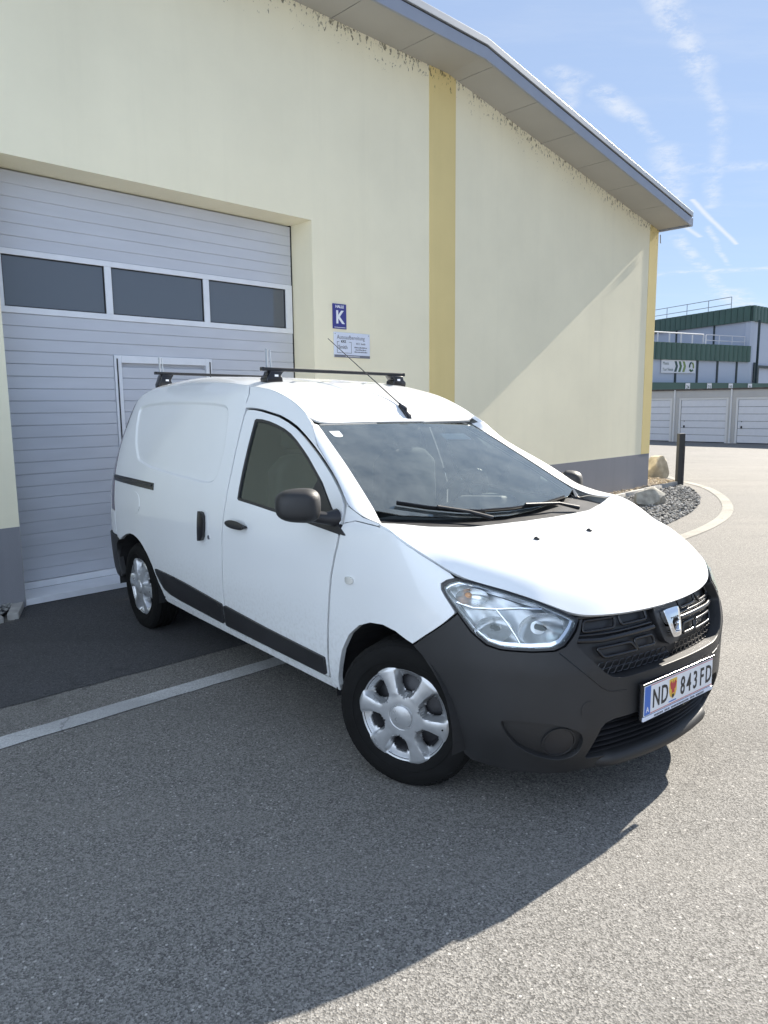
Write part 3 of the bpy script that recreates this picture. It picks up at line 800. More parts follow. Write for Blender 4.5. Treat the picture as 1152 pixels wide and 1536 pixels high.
for b in ((-.220, -.216, -.085, .035), (-.018, -.014, -.085, .035), (-.2159, -.0181, -.085, -.081), (-.2159, -.19, .031, .035), (-.05, -.0181, .031, .035)): br.box(b[0], b[1], -.0075, -.0065, b[2], b[3])
br.build('logo_bracket', MT['black_print'], sg)
text(sg, 'KFZ  Smith', .030, (.125, -.0068, .012), WT, MT['black_print'], 1.0, align='CENTER')
for i, w in enumerate((.095, .08, .095)):
    q = MB(); x = -w
    while x < w:
        l = random.uniform(.008, .022); q.box(.125 + x, .125 + min(x + l, w), -.0075, -.0065, -.026 - .024 * i, -.014 - .024 * i + random.uniform(-.003, .003)); x += l + .005
    q.build('print_line', MT['grey_print'], sg)
q = MB(); x = -.10
while x < .10: q.box(x, x + .012, -.0085, -.0073, -.122, -.115); x += .016
q.build('print_line', MT['white_print'], sg)
for x in (-.245, .245): MB().lathe([(-.0075, .0), (-.0075, .004), (-.006, .005)], 10, (x, 0, .115)).build('screw', MT['steel'], sg)
# -------------------------------------------------- boulders and marker post at the corner
def boulder(name, s, n, size, seed, m, label, rz=0, flat=False):
    rnd = random.Random(seed); bm = bmesh.new()
    bmesh.ops.create_icosphere(bm, subdivisions=4, radius=1)
    cuts = [(Vector((rnd.uniform(-1, 1), rnd.uniform(-1, 1), rnd.uniform(-.5, 1))).normalized(), rnd.uniform(.55, .82)) for _ in range(22)]
    from mathutils import noise as nz
    for v in bm.verts:
        p = v.co.copy()
        for d, k in cuts:
            e = p.dot(d) - k
            if e > 0: p -= d * e * .93
        p *= 1 + .05 * nz.noise(p * 2.5 + Vector((seed, 0, 0))) + .035 * nz.noise(p * 7 + Vector((0, seed, 0)))
        v.co = Vector((p.x * size[0], p.y * size[1], p.z * size[2]))
    zmin = -size[2] * .72
    for v in bm.verts:
        if v.co.z < zmin: v.co.z = zmin
    me = bpy.data.meshes.new(name); bm.to_mesh(me); bm.free(); me.materials.append(m)
    me.polygons.foreach_set('use_smooth', [True] * len(me.polygons)); me.set_sharp_from_angle(angle=R(24))
    o = link(bpy.data.objects.new(name, me)); o.location = wpt(s, n, size[2] * .70); o.rotation_euler = (0, 0, rz)
    return tag(o, label, 'boulder')
boulder('boulder', 10.65, 1.20, (.37, .27, .19), 3, MT['stone_grey'], 'flat grey-tan boulder lying on the dark gravel bed', R(15))
boulder('boulder', 14.45, -.50, (.36, .30, .34), 11, MT['stone_tan'], 'pointed tan boulder at the foot of the hall corner behind the post', R(60))
post = empty('marker_post', wpt(13.61, .37, 0), R(10), 'slim black marker post with red and white reflectors at the gravel corner', 'post')
MB().box(-.062, .062, -.045, .045, -.05, .985).build('post_body', mat('post_black', (.022, .024, .026), .5), post, bevel=.008)
MB().box(.0621, .066, -.03, .03, .62, .96).build('reflector', MT['red'], post)
MB().prism([(-.030, .40), (.030, .52), (.030, .66), (-.030, .54)], .0622, .068, 'yz').build('reflector', MT['white_print'], post)
MB().box(.0621, .066, -.03, .03, .20, .40).build('reflector', MT['red'], post)
MB().box(.03, .062, -.052, -.0452, -.05, .75).build('back_rail', MT['steel'], post)
# -------------------------------------------------- unseen hall added behind the camera to bounce sunlight onto the van's shaded side
def build_bounce_hall():
    h = empty('bounce_hall', wpt(-11.5, 1.5, 0), W_ROT + math.pi / 2, 'unseen blue-grey metal-clad hall added across the yard to bounce sun onto the white van', 'building')
    m = mat('cladding_blue_grey', (.33, .42, .57), .6, var=.04, vscale=.5)
    # local X runs away from the yellow hall (minus wall-Y), local Y away from the yard
    h.rotation_euler = (0, 0, math.atan2(_n.y, _n.x))
    L_ = 24
    for i in range(24):
        MB().box(i + .01, i + .99, -.04, .10, .55, 6.6).build('cladding_panel', m, h)
    MB().box(0, L_, -.02, .3, -.2, .55).build('plinth', MT['plinth'], h)
    MB().box(0, L_, .101, 9, -.2, 6.59).build('wall', m, h)
    MB().box(-.3, L_ + .3, -.5, 9.4, 6.6, 6.85).build('roof', MT['trim_metal'], h)
    for x in (3.5, 10.5, 17.5):
        d = MB().box(x, x + 3.6, -.07, -.041, .02, 4.0).build('door', MT['alu'], h)
        for k in range(8): MB().box(x + .06, x + 3.54, -.085, -.071, .06 + k * .49, .53 + k * .49).build('panel', MT['door_panel'], d)
build_bounce_hall()
# -------------------------------------------------- row of garages
MT['garage_wall'] = mat('garage_render', (.52, .51, .49), .85, var=.07, vscale=1.2)
MT['garage_door'] = mat('garage_door_white', (.72, .73, .76), .5, var=.03)
MT['garage_frame'] = mat('garage_frame_white', (.74, .74, .73), .5)
MT['felt'] = mat('roof_felt', (.10, .085, .075), .9, var=.5, vscale=3)
G_S, G_N0, G_W = 36.82, -8.60, 2.78
def garage(k, lab):
    # local X along the row towards the viewer's right (wall normal), local Y away from the viewer
    g = empty('garage', wpt(G_S, G_N0 + G_W * k, -.443), W_ROT - math.pi / 2, lab, 'garage', 'garages in the row behind the yard')
    w = G_W
    a, b, z = -1.22, 1.22, 2.22
    mb = MB().box(-w / 2 + .003, a, 0, .25, 0, 2.58).box(b, w / 2 - .003, 0, .25, 0, 2.58).box(a, b, .0002, .25, z, 2.58).box(-w / 2 + .003, w / 2 - .003, 5.5, 5.7, 0, 2.58).box(-w / 2 + .003, -w / 2 + .12, .25, 5.5, 0, 2.58).box(w / 2 - .12, w / 2 - .003, .25, 5.5, 0, 2.58)
    mb.build('wall', MT['garage_wall'], g)
    MB().box(-w / 2 + .003, w / 2 - .003, -.06, 5.75, 2.581, 2.66).build('roof', MT['felt'], g)
    fr = MB().box(a, a + .11, .03, .1, 0, z).box(b - .11, b, .03, .1, 0, z).box(a + .11, b - .11, .0302, .1, z - .11, z); fr.build('frame', MT['garage_frame'], g, bevel=.006)
    d = MB().box(a + .111, b - .111, .085, .1, .0, z - .111).build('door', MT['seal'], g)
    n = 6; h = (z - .14) / n
    for i in range(n): MB().box(a + .125, b - .125, .06, .084, .03 + i * h + .008, .03 + (i + 1) * h - .008).build('panel', MT['garage_door'], d, bevel=.006)
    MB().box(-.95, -.88, .02, .06, .72, .84).build('handle', MT['seal'], d, bevel=.01)
    MB().box(-.935, -.90, .045, .06, 1.03, 1.08).build('lock', MT['seal'], d)
    MB().tube([(w / 2 - .03, -.035, 0), (w / 2 - .03, -.035, 2.62)], .045, 10).build('downpipe', MT['garage_frame'], g)
garage(-1, 'white garage half hidden behind the yellow corner of the hall')
garage(0, 'white garage with ribbed door standing behind the black marker post')
garage(1, 'white garage standing below the green framed opening of the warehouse')
garage(2, 'white garage at the end of the row, past the green framed opening')
# -------------------------------------------------- green and grey warehouse beyond
MT['clad_grey'] = mat('cladding_grey', (.52, .57, .67), .55, var=.03, vscale=.2)
MT['clad_green'] = mat('cladding_green', (.060, .120, .098), .5, var=.10, vscale=.6)
MT['green_trim'] = mat('green_trim', (.022, .040, .045), .5)
MT['rail_white'] = mat('railing_white', (.70, .71, .74), .4)
MT['rail_zinc'] = mat('railing_zinc', (.32, .35, .38), .4, metal=.5)
def far_hall():
    f = empty('warehouse', (29.8, 60, -.443), 0, 'large grey warehouse with dark green roof bands behind the garages', 'building')
    O = Vector((29.8, 60, -.443))
    C0 = Vector((29.8, 60, 0)); Lf = Vector((22.3, 78.2, 0)); Rt = Vector((43, 71, 0))     # upper block corner, its left and right far ends
    A0 = Vector((16.2, 52.5, 0)); A1 = Vector((29.75, 59.9, 0))                                # annex front
    def wallq(name, a, b, z0, z1, t, m, inward):
        d = (b - a).normalized(); n = Vector((-d.y, d.x, 0)) * inward
        q = [a, b, b + n * t, a + n * t]
        mb = MB(); mb.add([Vector((p.x, p.y, z)) - O for z in (z0, z1) for p in q], [(0, 1, 2, 3), (4, 7, 6, 5), (0, 4, 5, 1), (1, 5, 6, 2), (2, 6, 7, 3), (3, 7, 4, 0)])
        return mb.build(name, m, f)
    wallq('wall', C0, Lf, -.443, 8.0, .4, MT['clad_grey'], -1)
    wallq('wall', C0 + (Rt - C0).normalized() * .02, Rt, -.443, 8.0, .4, MT['clad_grey'], 1)
    wallq('wall', A0, A1, -.443, 4.75, .4, MT['clad_grey'], 1)
    def band(a, b, z0, z1, step, out, inward, name='cladding_band'):
        d = (b - a); L_ = d.length; d.normalize(); n = Vector((-d.y, d.x, 0)) * inward; k = max(1, round(L_ / step)); mb = MB()
        for i in range(k):
            p, q = a + d * (L_ * (i + .03) / k), a + d * (L_ * (i + .97) / k); e = a + d * (L_ * (i + .30) / k); e2 = a + d * (L_ * (i + .70) / k)
            pts = [p - n * (out - .05), e - n * out, e2 - n * out, q - n * (out - .05), q + n * .1, p + n * .1]
            mb.add([Vector((v.x, v.y, z)) - O for z in (z0, z1) for v in pts], [tuple(range(6)), tuple(range(11, 5, -1))] + [(j, 6 + j, 6 + (j + 1) % 6, (j + 1) % 6) for j in range(6)])
        o = mb.build(name, MT['clad_green'], f)
        wallq('band_backing', a - n * (out - .12), b - n * (out - .12), z0 + .01, z1 - .01, .05, MT['green_trim'], inward)
        return o
    band(C0, Lf, 7.98, 9.21, .62, .22, -1); band(C0, Rt, 7.98, 9.21, .62, .22, 1)
    band(A0, A1, 4.72, 5.98, .55, .22, 1)
    mb = MB(); mb.add([Vector((p.x, p.y, 9.1)) - O for p in (C0, Lf, Lf + (Rt - C0), Rt)], [(0, 1, 2, 3)]); mb.build('roof', MT['felt'], f)
    mb = MB(); mb.add([Vector((p.x, p.y, 5.6)) - O for p in (A0, A1, Lf)], [(0, 1, 2)]); mb.build('annex_roof', MT['felt'], f)
    def posts(a, b, xs, z0, z1, inward, w=.14):
        d = (b - a).normalized(); n = Vector((-d.y, d.x, 0)) * inward
        for px in xs:
            k = (px - 576) / F_PX                     # pixel column -> where its ray meets the wall line
            # x = k * y approximately (camera looks along +Y)
            t = (k * a.y * 1.0 - a.x) / (d.x - k * d.y) if abs(d.x - k * d.y) > 1e-6 else 0
            p = a + d * t
            mb = MB(); q = [p - d * w / 2 - n * .05, p + d * w / 2 - n * .05, p + d * w / 2 + n * .05, p - d * w / 2 + n * .05]
            mb.add([Vector((v.x, v.y, z)) - O for z in (z0, z1) for v in q], [(0, 1, 2, 3), (4, 7, 6, 5), (0, 4, 5, 1), (1, 5, 6, 2), (2, 6, 7, 3), (3, 7, 4, 0)])
            mb.build('wall_joint', MT['green_trim'], f)
    posts(C0, Lf, (1127.5, 1062, 1007), -.3, 7.97, -1, .16)
    posts(A0, A1, (1007.5, 1039.5, 1069, 1097.5, 1124), -.3, 4.71, 1, .20)
    # loading canopy with bay numbers
    d = (A1 - A0).normalized(); n = Vector((-d.y, d.x, 0))
    ca, cb = A0 - n * 1.6, A1 - n * 1.6 + d * .8
    mb = MB(); q = [ca, cb, cb + n * 1.55, ca + n * 1.55]
    mb.add([Vector((v.x, v.y, z)) - O for z in (2.30, 2.98) for v in q], [(0, 1, 2, 3), (4, 7, 6, 5), (0, 4, 5, 1), (1, 5, 6, 2), (2, 6, 7, 3), (3, 7, 4, 0)])
    mb.build('canopy', MT['clad_green'], f)
    # railings
    def rail(a, b, z0, z1, k, r, m, mids=1, name='railing'):
        mb = MB(); L_ = b - a
        hs = [z1] + [z0 + (z1 - z0) * (j + 1) / (mids + 1) for j in range(mids)]
        for z in hs: mb.tube([Vector((a.x, a.y, z)) - O, Vector((b.x, b.y, z)) - O], r, 6)
        for i in range(k + 1):
            p = a + L_ * i / k; mb.tube([Vector((p.x, p.y, z0)) - O, Vector((p.x, p.y, z1)) - O], r, 6)
        mb.build(name, m, f, smooth=60)
    e = (Lf - C0).normalized(); en = Vector((e.y, -e.x, 0))
    rail(C0 + e * 2.6 + en * .6, Lf + en * .6, 9.1, 10.25, 7, .03, MT['rail_zinc'])
    rail(A0 + n * .3, A0 + n * .3 + (A1 - A0) * .66, 5.9, 6.75, 8, .055, MT['rail_white'], 0)
    rail(A0 + n * .3 + (A1 - A0) * .68, A0 + n * .3 + (A1 - A0) * .985, 5.9, 6.75, 3, .035, MT['rail_white'], 1)
    # green framed opening on the right-hand face
    d2 = (Rt - C0).normalized(); n2 = Vector((-d2.y, d2.x, 0)); mb = MB()
    for t0, t1, z0, z1 in ((1.1, 1.45, 2.0, 4.5), (1.451, 4.2, 4.3, 4.5)):
        a, b = C0 + d2 * t0 - n2 * .25, C0 + d2 * t1 - n2 * .25; q = [a, b, b + n2 * .2, a + n2 * .2]
        mb.add([Vector((v.x, v.y, z)) - O for z in (z0, z1) for v in q], [(0, 1, 2, 3), (4, 7, 6, 5), (0, 4, 5, 1), (1, 5, 6, 2), (2, 6, 7, 3), (3, 7, 4, 0)])
    mb.build('opening_frame', MT['green_trim'], f)
    ang = math.atan2(d.y, d.x)
    # banner
    p = A0 + d * 4.62 - n * .25
    bn = empty('banner', (A0.x + d.x * 7.05 - n.x * .06, A0.y + d.y * 7.05 - n.y * .06, 4.25), ang, 'pale banner with three green arrows on the grey warehouse annex', 'banner')
    MB().box(-2.35, 2.35, -.05, .0, -.55, .50).build('sheet', MT['white_print'], bn)
    text(bn, 'Meets', .36, (-2.2, -.055, .10), WT, MT['clad_green'], .95)
    text(bn, 'Your Needs', .36, (-2.2, -.055, -.38), WT, MT['clad_green'], .80)
    cols = [mat('chevron_%d' % i, c, .5) for i, c in enumerate(((.03, .075, .07), (.07, .15, .06), (.22, .30, .10)))]
    for i in range(3):
        x = -.62 + .56 * i
        MB().prism([(x, .40), (x + .30, .40), (x + .50, 0), (x + .30, -.45), (x, -.45), (x + .20, 0)], -.060, -.051, 'xz').build('arrow', cols[i], bn)
    for k, (a0, a1) in enumerate(((100, 190), (220, 310), (340, 430))):
        q = MB(); pts = [(1.75 + .28 * math.cos(R(a0 + (a1 - a0) * i / 8)), -.056, -.02 + .34 * math.sin(R(a0 + (a1 - a0) * i / 8))) for i in range(9)]
        q.tube(pts, .075, 6); q.build('symbol_arc', cols[k % 3], bn)
    bn.scale = (.80, 1, .92)
    for i, tpx in enumerate((1026.5, 1058.5, 1090, 1118.5)):
        k = (tpx - 576) / F_PX; t = (k * ca.y - ca.x) / (d.x - k * d.y); q = ca + d * t - n * .02
        s = empty('bay_sign', (q.x, q.y, 2.66), ang, 'small white bay number sign on the green loading canopy', 'sign', 'bay number signs on the canopy')
        MB().box(-.24, .24, -.03, .0, -.28, .28).build('panel', MT['white_print'], s)
        text(s, str(24 - i), .36, (0, -.034, -.13), WT, MT['clad_green'], .9, align='CENTER', bold=.008)
far_hall()
# ------------------------------------------------------------------ the van (x forward from the front axle, y left, z up)
VAN_LOC, VAN_YAW = (0.6682, 3.3821, 0), -0.8888
van = empty('delivery_van', VAN_LOC, VAN_YAW, 'white panel van with grey bumper, steel wheel trims and black roof bars', 'van')
def BODY(p):
    # the body leans a little on its springs towards its left side
    return Vector((p[0], p[1], p[2] - .014 * p[1] - .012))
def offset_poly(P, d):
    # shrink a counter-clockwise or clockwise outline by d
    n = len(P); A = sum(P[i][0] * P[(i + 1) % n][1] - P[(i + 1) % n][0] * P[i][1] for i in range(n)); s = 1 if A > 0 else -1; out = []
    for i in range(n):
        a, b, c = P[i - 1], P[i], P[(i + 1) % n]
        e1 = Vector((b[0] - a[0], b[1] - a[1])); e2 = Vector((c[0] - b[0], c[1] - b[1]))
        if e1.length < 1e-9 or e2.length < 1e-9: out.append(b); continue
        e1.normalize(); e2.normalize()
        n1 = Vector((-e1.y, e1.x)) * s; n2 = Vector((-e2.y, e2.x)) * s; m = n1 + n2
        k = max(.35, m.length_squared / 2)
        out.append((b[0] + m.x * d / k, b[1] + m.y * d / k))
    return out
def smooth_poly(P, it=1, keep=None):
    for _ in range(it):
        Q = []; n = len(P)
        for i in range(n):
            a, b = P[i], P[(i + 1) % n]
            Q += [(a[0] * .75 + b[0] * .25, a[1] * .75 + b[1] * .25), (a[0] * .25 + b[0] * .75, a[1] * .25 + b[1] * .75)]
        P = Q
    return P
def round_poly(P, r):
    Q = []; n = len(P)
    for i in range(n):
        a, b, c = Vector(P[i - 1]), Vector(P[i]), Vector(P[(i + 1) % n])
        d1, d2 = (a - b), (c - b); k1, k2 = min(r, d1.length * .48), min(r, d2.length * .48)
        p, q = b + d1.normalized() * k1, b + d2.normalized() * k2
        for j in range(5):
            t = j / 4; e = p * (1 - t) ** 2 + b * 2 * t * (1 - t) + q * t * t; Q.append((e.x, e.y))
    return Q
def inpoly(p, P):
    c = False; j = len(P) - 1
    for i in range(len(P)):
        a, b = P[i], P[j]
        if (a[1] > p[1]) != (b[1] > p[1]) and p[0] < (b[0] - a[0]) * (p[1] - a[1]) / (b[1] - a[1]) + a[0]: c = not c
        j = i
    return c
def dist_poly(p, P):
    best = 9
    for i in range(len(P)):
        a, b = P[i], P[(i + 1) % len(P)]; dx, dy = b[0] - a[0], b[1] - a[1]; l = dx * dx + dy * dy
        t = max(0, min(1, ((p[0] - a[0]) * dx + (p[1] - a[1]) * dy) / l)) if l > 0 else 0
        best = min(best, math.hypot(p[0] - a[0] - t * dx, p[1] - a[1] - t * dy))
    return best
def outward(P):
    return Vector((P[0] - max(-3.1, min(.1, P[0])), P[1], (P[2] - .75) * .9))
NH = [2e-3]
def surf_normal(S, a, b, ref=None):
    h = NH[0]
    p = Vector(S(a, b)); da = Vector(S(a + h, b)) - Vector(S(a - h, b)); db = Vector(S(a, b + h)) - Vector(S(a, b - h))
    n = da.cross(db)
    if n.length < 1e-12: n = outward(p)
    n.normalize()
    if n.dot(ref if ref is not None else outward(p)) < 0: n = -n
    return p, n
def panel(name, outline, S, m, parent, h=.03, off=0.0, thick=.025, holes=(), edge=None, fn=BODY, roll=.004, extra=()):
    # a sheet cut from a curved surface S(a, b): own outline, holes, thickness and a small rolled edge
    edge = edge or min(h, .025)
    def dens(P):
        out = []
        for a, b in zip(P, list(P[1:]) + [P[0]]):
            k = max(1, math.ceil(math.hypot(b[0] - a[0], b[1] - a[1]) / edge))
            out += [(a[0] + (b[0] - a[0]) * i / k, a[1] + (b[1] - a[1]) * i / k) for i in range(k)]
        return out
    loops = [dens(outline)] + [dens(q) for q in holes]
    pts, ed = [], []
    for lp in loops:
        n0 = len(pts); pts += [Vector(q) for q in lp]; ed += [(n0 + i, n0 + (i + 1) % len(lp)) for i in range(len(lp))]
    for lp in [dens(q) for q in extra]:
        n0 = len(pts); pts += [Vector(q) for q in lp]; ed += [(n0 + i, n0 + (i + 1) % len(lp)) for i in range(len(lp))]
    a0, a1 = min(p[0] for p in outline), max(p[0] for p in outline); b0, b1 = min(p[1] for p in outline), max(p[1] for p in outline)
    j = 0; y = b0 + h / 2
    while y < b1:
        x = a0 + (h / 2 if j % 2 else 0)
        while x < a1:
            if inpoly((x, y), outline) and not any(inpoly((x, y), q) for q in holes) and dist_poly((x, y), outline) > h * .45 and all(dist_poly((x, y), q) > h * .45 for q in list(holes) + list(extra)): pts.append(Vector((x, y)))
            x += h
        y += h * .866; j += 1
    r = delaunay_2d_cdt(pts, ed, [], 0, 1e-7); V, T = r[0], r[2]
    tri = []
    for t in T:
        c = (V[t[0]] + V[t[1]] + V[t[2]]) / 3
        if inpoly(c, outline) and not any(inpoly(c, q) for q in holes): tri.append(t)
    offf = off if callable(off) else (lambda a, b: off)
    def S2(a, b):
        p, n = surf_normal(S, a, b); return p + n * offf(a, b)
    SS = S2 if callable(off) else S
    P3, NN = [], []
    for q in V:
        p, n = surf_normal(SS, q.x, q.y)
        if not callable(off): p = p + n * off
        P3.append(p); NN.append(n)
    # orient faces
    F_ = []
    for t in tri:
        fn_ = (P3[t[1]] - P3[t[0]]).cross(P3[t[2]] - P3[t[0]])
        F_.append(tuple(t) if fn_.dot(NN[t[0]] + NN[t[1]] + NN[t[2]]) >= 0 else tuple(t[::-1]))
    # boundary edges -> skirt
    cnt = {}
    for t in F_:
        for i in range(3):
            e = (t[i], t[(i + 1) % 3]); cnt[e] = 1
    bd = [e for e in cnt if (e[1], e[0]) not in cnt]
    # inward-in-plane direction at boundary verts for the rolled edge
    acc = {}
    for a, b in bd:
        d = (P3[b] - P3[a]); s = d.cross(NN[a])
        if s.length > 0:
            s.normalize()
            for k in (a, b): acc[k] = acc.get(k, Vector()) + s
    verts = list(P3); norms = list(NN); idx = {}
    for k, s in acc.items():
        if s.length > 0: s.normalize()
        verts[k] = P3[k] - s * roll * .0
        i1 = len(verts); verts.append(P3[k] + s * roll * .0 - NN[k] * 0); norms.append((NN[k] * .45 + s * .9).normalized())
        i2 = len(verts); verts.append(P3[k] + s * 0 - NN[k] * roll); norms.append(s.normalized() if s.length else NN[k])
        i3 = len(verts); verts.append(P3[k] - NN[k] * thick); norms.append(s.normalized() if s.length else NN[k])
        idx[k] = (i1, i2, i3)
    for a, b in bd:
        A, B_ = idx[a], idx[b]
        F_.append((B_[0], A[0], A[1], B_[1])); F_.append((B_[1], A[1], A[2], B_[2]))
    if fn: verts = [fn(v) for v in verts]
    return mesh(name, verts, F_, m, parent, normals=norms)
def flip(P): return [(-a, b) for a, b in P]
def flipy(P): return [(a, -b) for a, b in P]
TOP = lambda f: (lambda x, y: (x, y, f(x, y)))
# ---- outlines traced in (u, z) on the body surface
D_REAR = [(2.80, .340), (2.798, .46), (2.787, .708), (2.783, .835), (2.772, .95), (2.756, 1.071), (2.765, 1.218), (2.789, 1.404), (2.803, 1.512)]
D_TOP = [(2.798, 1.552), (2.785, 1.560), (2.73, 1.558), (2.665, 1.550), (2.509, 1.521), (2.42, 1.494), (2.337, 1.464), (2.24, 1.420), (2.133, 1.370), (2.02, 1.317), (1.906, 1.262), (1.83, 1.221), (1.766, 1.183), (1.716, 1.143), (1.698, 1.111), (1.692, 1.05)]
D_FRONT = [(1.701, .987), (1.724, .90), (1.746, .813), (1.757, .74), (1.765, .665), (1.78, .55), (1.792, .433), (1.795, .340)]
DOOR = D_REAR + D_TOP + D_FRONT
WIN = [(2.700, 1.500), (2.690, 1.508), (2.639, 1.506), (2.572, 1.496), (2.506, 1.481), (2.43, 1.460), (2.361, 1.435), (2.29, 1.402), (2.221, 1.367), (2.14, 1.326), (2.065, 1.285), (1.943, 1.221), (1.80, 1.128), (1.655, 1.036), (1.638, 1.021), (1.652, 1.015), (1.80, 1.027), (2.012, 1.043), (2.251, 1.058), (2.43, 1.069), (2.625, 1.079), (2.640, 1.086), (2.66, 1.20), (2.685, 1.38)]
GLASS_SPLIT = [(2.04, 1.30), (2.00, 1.043)]
RECESS = [(4.40, 1.575), (4.227, 1.601), (3.93, 1.612), (3.53, 1.610), (3.215, 1.602), (3.026, 1.587), (2.984, 1.562), (2.957, 1.508), (2.902, 1.336), (2.905, 1.20), (2.95, 1.145), (3.05, 1.133), (3.507, 1.152), (3.899, 1.173), (4.141, 1.208), (4.270, 1.321), (4.37, 1.482)]
R_ARCH = [(4.51, .58), (4.46, .615), (4.364, .655), (4.29, .68), (4.216, .692), (4.15, .692), (4.085, .681), (4.03, .664), (3.982, .643), (3.904, .593), (3.836, .526), (3.775, .447), (3.718, .380), (3.690, .340)]
F_ARCH = [(1.726, .305), (1.722, .36), (1.703, .42), (1.671, .507), (1.612, .592), (1.541, .649), (1.466, .678), (1.385, .688), (1.310, .679), (1.248, .658), (1.213, .644)]
HL = [(.905, .930), (.960, .917), (1.000, .901), (1.010, .885), (1.003, .863), (.969, .811), (.924, .750), (.872, .711), (.824, .700), (.710, .698), (.628, .701), (.590, .714), (.560, .738), (.530, .765), (.503, .797), (.554, .827), (.634, .867), (.732, .901), (.818, .921)]
SHUT = [(.912, .940), (.920, .953), (.978, .983), (1.089, 1.023), (1.18, 1.045), (1.257, 1.062), (1.285, 1.078)]
RIDGE = [(1.433, 1.094), (1.560, 1.108), (1.690, 1.142), (1.757, 1.190), (1.82, 1.229), (1.896, 1.271), (2.01, 1.328), (2.12, 1.386), (2.235, 1.486)]
RECESS_R = round_poly(RECESS, .05)
UE = 4.66
def gut(u): return zt(plan(u)[0])
GUT = [(2.247 + i * .06, gut(2.247 + i * .06)) for i in range(0, 41)]
GUT = [g for g in GUT if g[0] < UE]
def build_side(s):
    fl = (lambda P: P) if s > 0 else flip
    g = .0040
    P = MT['paint']
    recess = lambda a, b: -.012 * sstep(.0, .018, dist_poly((abs(a), b), RECESS_R)) if inpoly((abs(a), b), RECESS_R) else 0.0
    door = panel('front_door', fl(offset_poly(DOOR, g)), B, P, van, .035, holes=[fl(WIN)])
    # cab upper: strip above the door, A-pillar skin
    up = [(2.826, 1.566), (2.824, 1.608), (2.830, 1.644), (2.872, gut(2.872))] + [q for q in GUT[::-1] if q[0] < 2.86] + RIDGE[::-1][1:]
    low = [(1.45, 1.083), (1.60, 1.088), (1.672, 1.070), (1.686, 1.112), (1.704, 1.148)] + [(a - .001, b + .007) for a, b in reversed(D_TOP[3:-3])] + [(2.73, 1.565), (2.79, 1.567)]
    # fender
    fend = [(1.785, .345), (1.782, .433), (1.770, .55), (1.755, .665), (1.747, .74), (1.736, .813), (1.714, .90), (1.691, .987), (1.682, 1.05), (1.672, 1.070), (1.60, 1.088), (1.45, 1.083), (1.30, 1.068)]
    fender = panel('front_fender', fl(offset_poly([(1.79, .305)] + fend + [(a, b - .008) for a, b in SHUT[-2::-1]] + [(.909, .930)] + [(.962, .920), (1.006, .905), (1.018, .885), (1.011, .861), (.983, .812), (.985, .803)] + [(1.051, .757), (1.136, .702), (1.213, .649)] + F_ARCH[-2::-1], .0018)), B, P, van, .035)
    cab = panel('a_pillar', fl(offset_poly(up + low, .0022)), B, P, van, .03)
    side_o = [(3.69, .340)] + [(2.806, .340)] + [(a + .006, b) for a, b in D_REAR[1:]] + [(2.812, 1.560), (2.832, 1.608), (2.836, 1.644), (2.880, gut(2.88))] + [q for q in GUT if q[0] > 2.89] + [(UE, gut(UE)), (UE + .01, 1.3), (4.60, 1.05), (4.56, .80), (4.535, .64), (4.52, .60)] + R_ARCH[1:-1]
    side = panel('side_panel', fl(offset_poly(side_o, .001)), B, P, van, .026, off=recess, extra=[fl(RECESS_R), fl(offset_poly(RECESS_R, .006)), fl(offset_poly(RECESS_R, .012)), fl(offset_poly(RECESS_R, .018)), fl(offset_poly(RECESS_R, -.006))])
    # sill below the doors
    sill = [(3.686, .334)] + [(1.74, .334), (1.726, .305), (1.735, .292), (2.4, .296), (3.2, .298), (3.67, .306), (3.70, .32)]
    panel('sill', fl(sill), B, P, van, .03, off=-.004)
    # rubbing strips
    t1 = [(3.770, .519), (3.60, .518), (3.291, .507), (2.815, .476), (2.815, .358), (3.40, .372), (3.55, .382), (3.64, .40), (3.70, .44), (3.755, .49)]
    panel('rubbing_strip', fl(round_poly(offset_poly(t1, .002), .012)), B, MT['plastic'], side, .03, off=.013, thick=.02, roll=.006)
    t2 = [(2.788, .474), (2.335, .452), (1.808, .436), (1.808, .352), (2.788, .357)]
    panel('rubbing_strip', fl(round_poly(t2, .012)), B, MT['plastic'], door, .03, off=.013, thick=.02, roll=.006)
    # window: seal, panes, mirror base triangle
    seal_in = offset_poly(WIN, .014)
    panel('window_seal', fl(offset_poly(WIN, -.002)), B, MT['plastic'], door, .03, off=-.002, thick=.02, holes=[fl(seal_in)])
    tri = [(1.985, 1.232), (1.943, 1.213), (1.80, 1.121), (1.655, 1.030), (1.644, 1.022), (1.655, 1.019), (1.80, 1.031), (2.015, 1.046), (2.004, 1.14)]
    panel('window', fl([q for q in seal_in]), B, MT['side_glass'], door, .05, off=-.010, thick=.003)
    panel('mirror_base', fl(tri), B, MT['plastic'], door, .04, off=.003, thick=.015)
    # door handle: dish and grip
    panel('handle_dish', fl(smooth_poly([(2.70, .955), (2.60, .985), (2.50, .975), (2.49, .925), (2.60, .915), (2.69, .925)], 2)), B, P, door, .03, off=.0012, thick=.003)
    panel('door_handle', fl(smooth_poly([(2.700, .951), (2.66, .972), (2.56, .974), (2.492, .962), (2.488, .936), (2.56, .930), (2.66, .930)], 2)), B, MT['plastic'], door, .012, off=lambda a, b: .034 - 12 * (b - .951) ** 2, thick=.03, roll=.006)
    # sliding door: grip, rail, fuel flap, lock
    panel('slide_handle_dish', fl(smooth_poly([(3.10, .985), (3.02, .997), (2.955, .98), (2.95, .82), (2.99, .79), (3.07, .79), (3.10, .83)], 2)), B, P, side, .03, off=.0012, thick=.003)
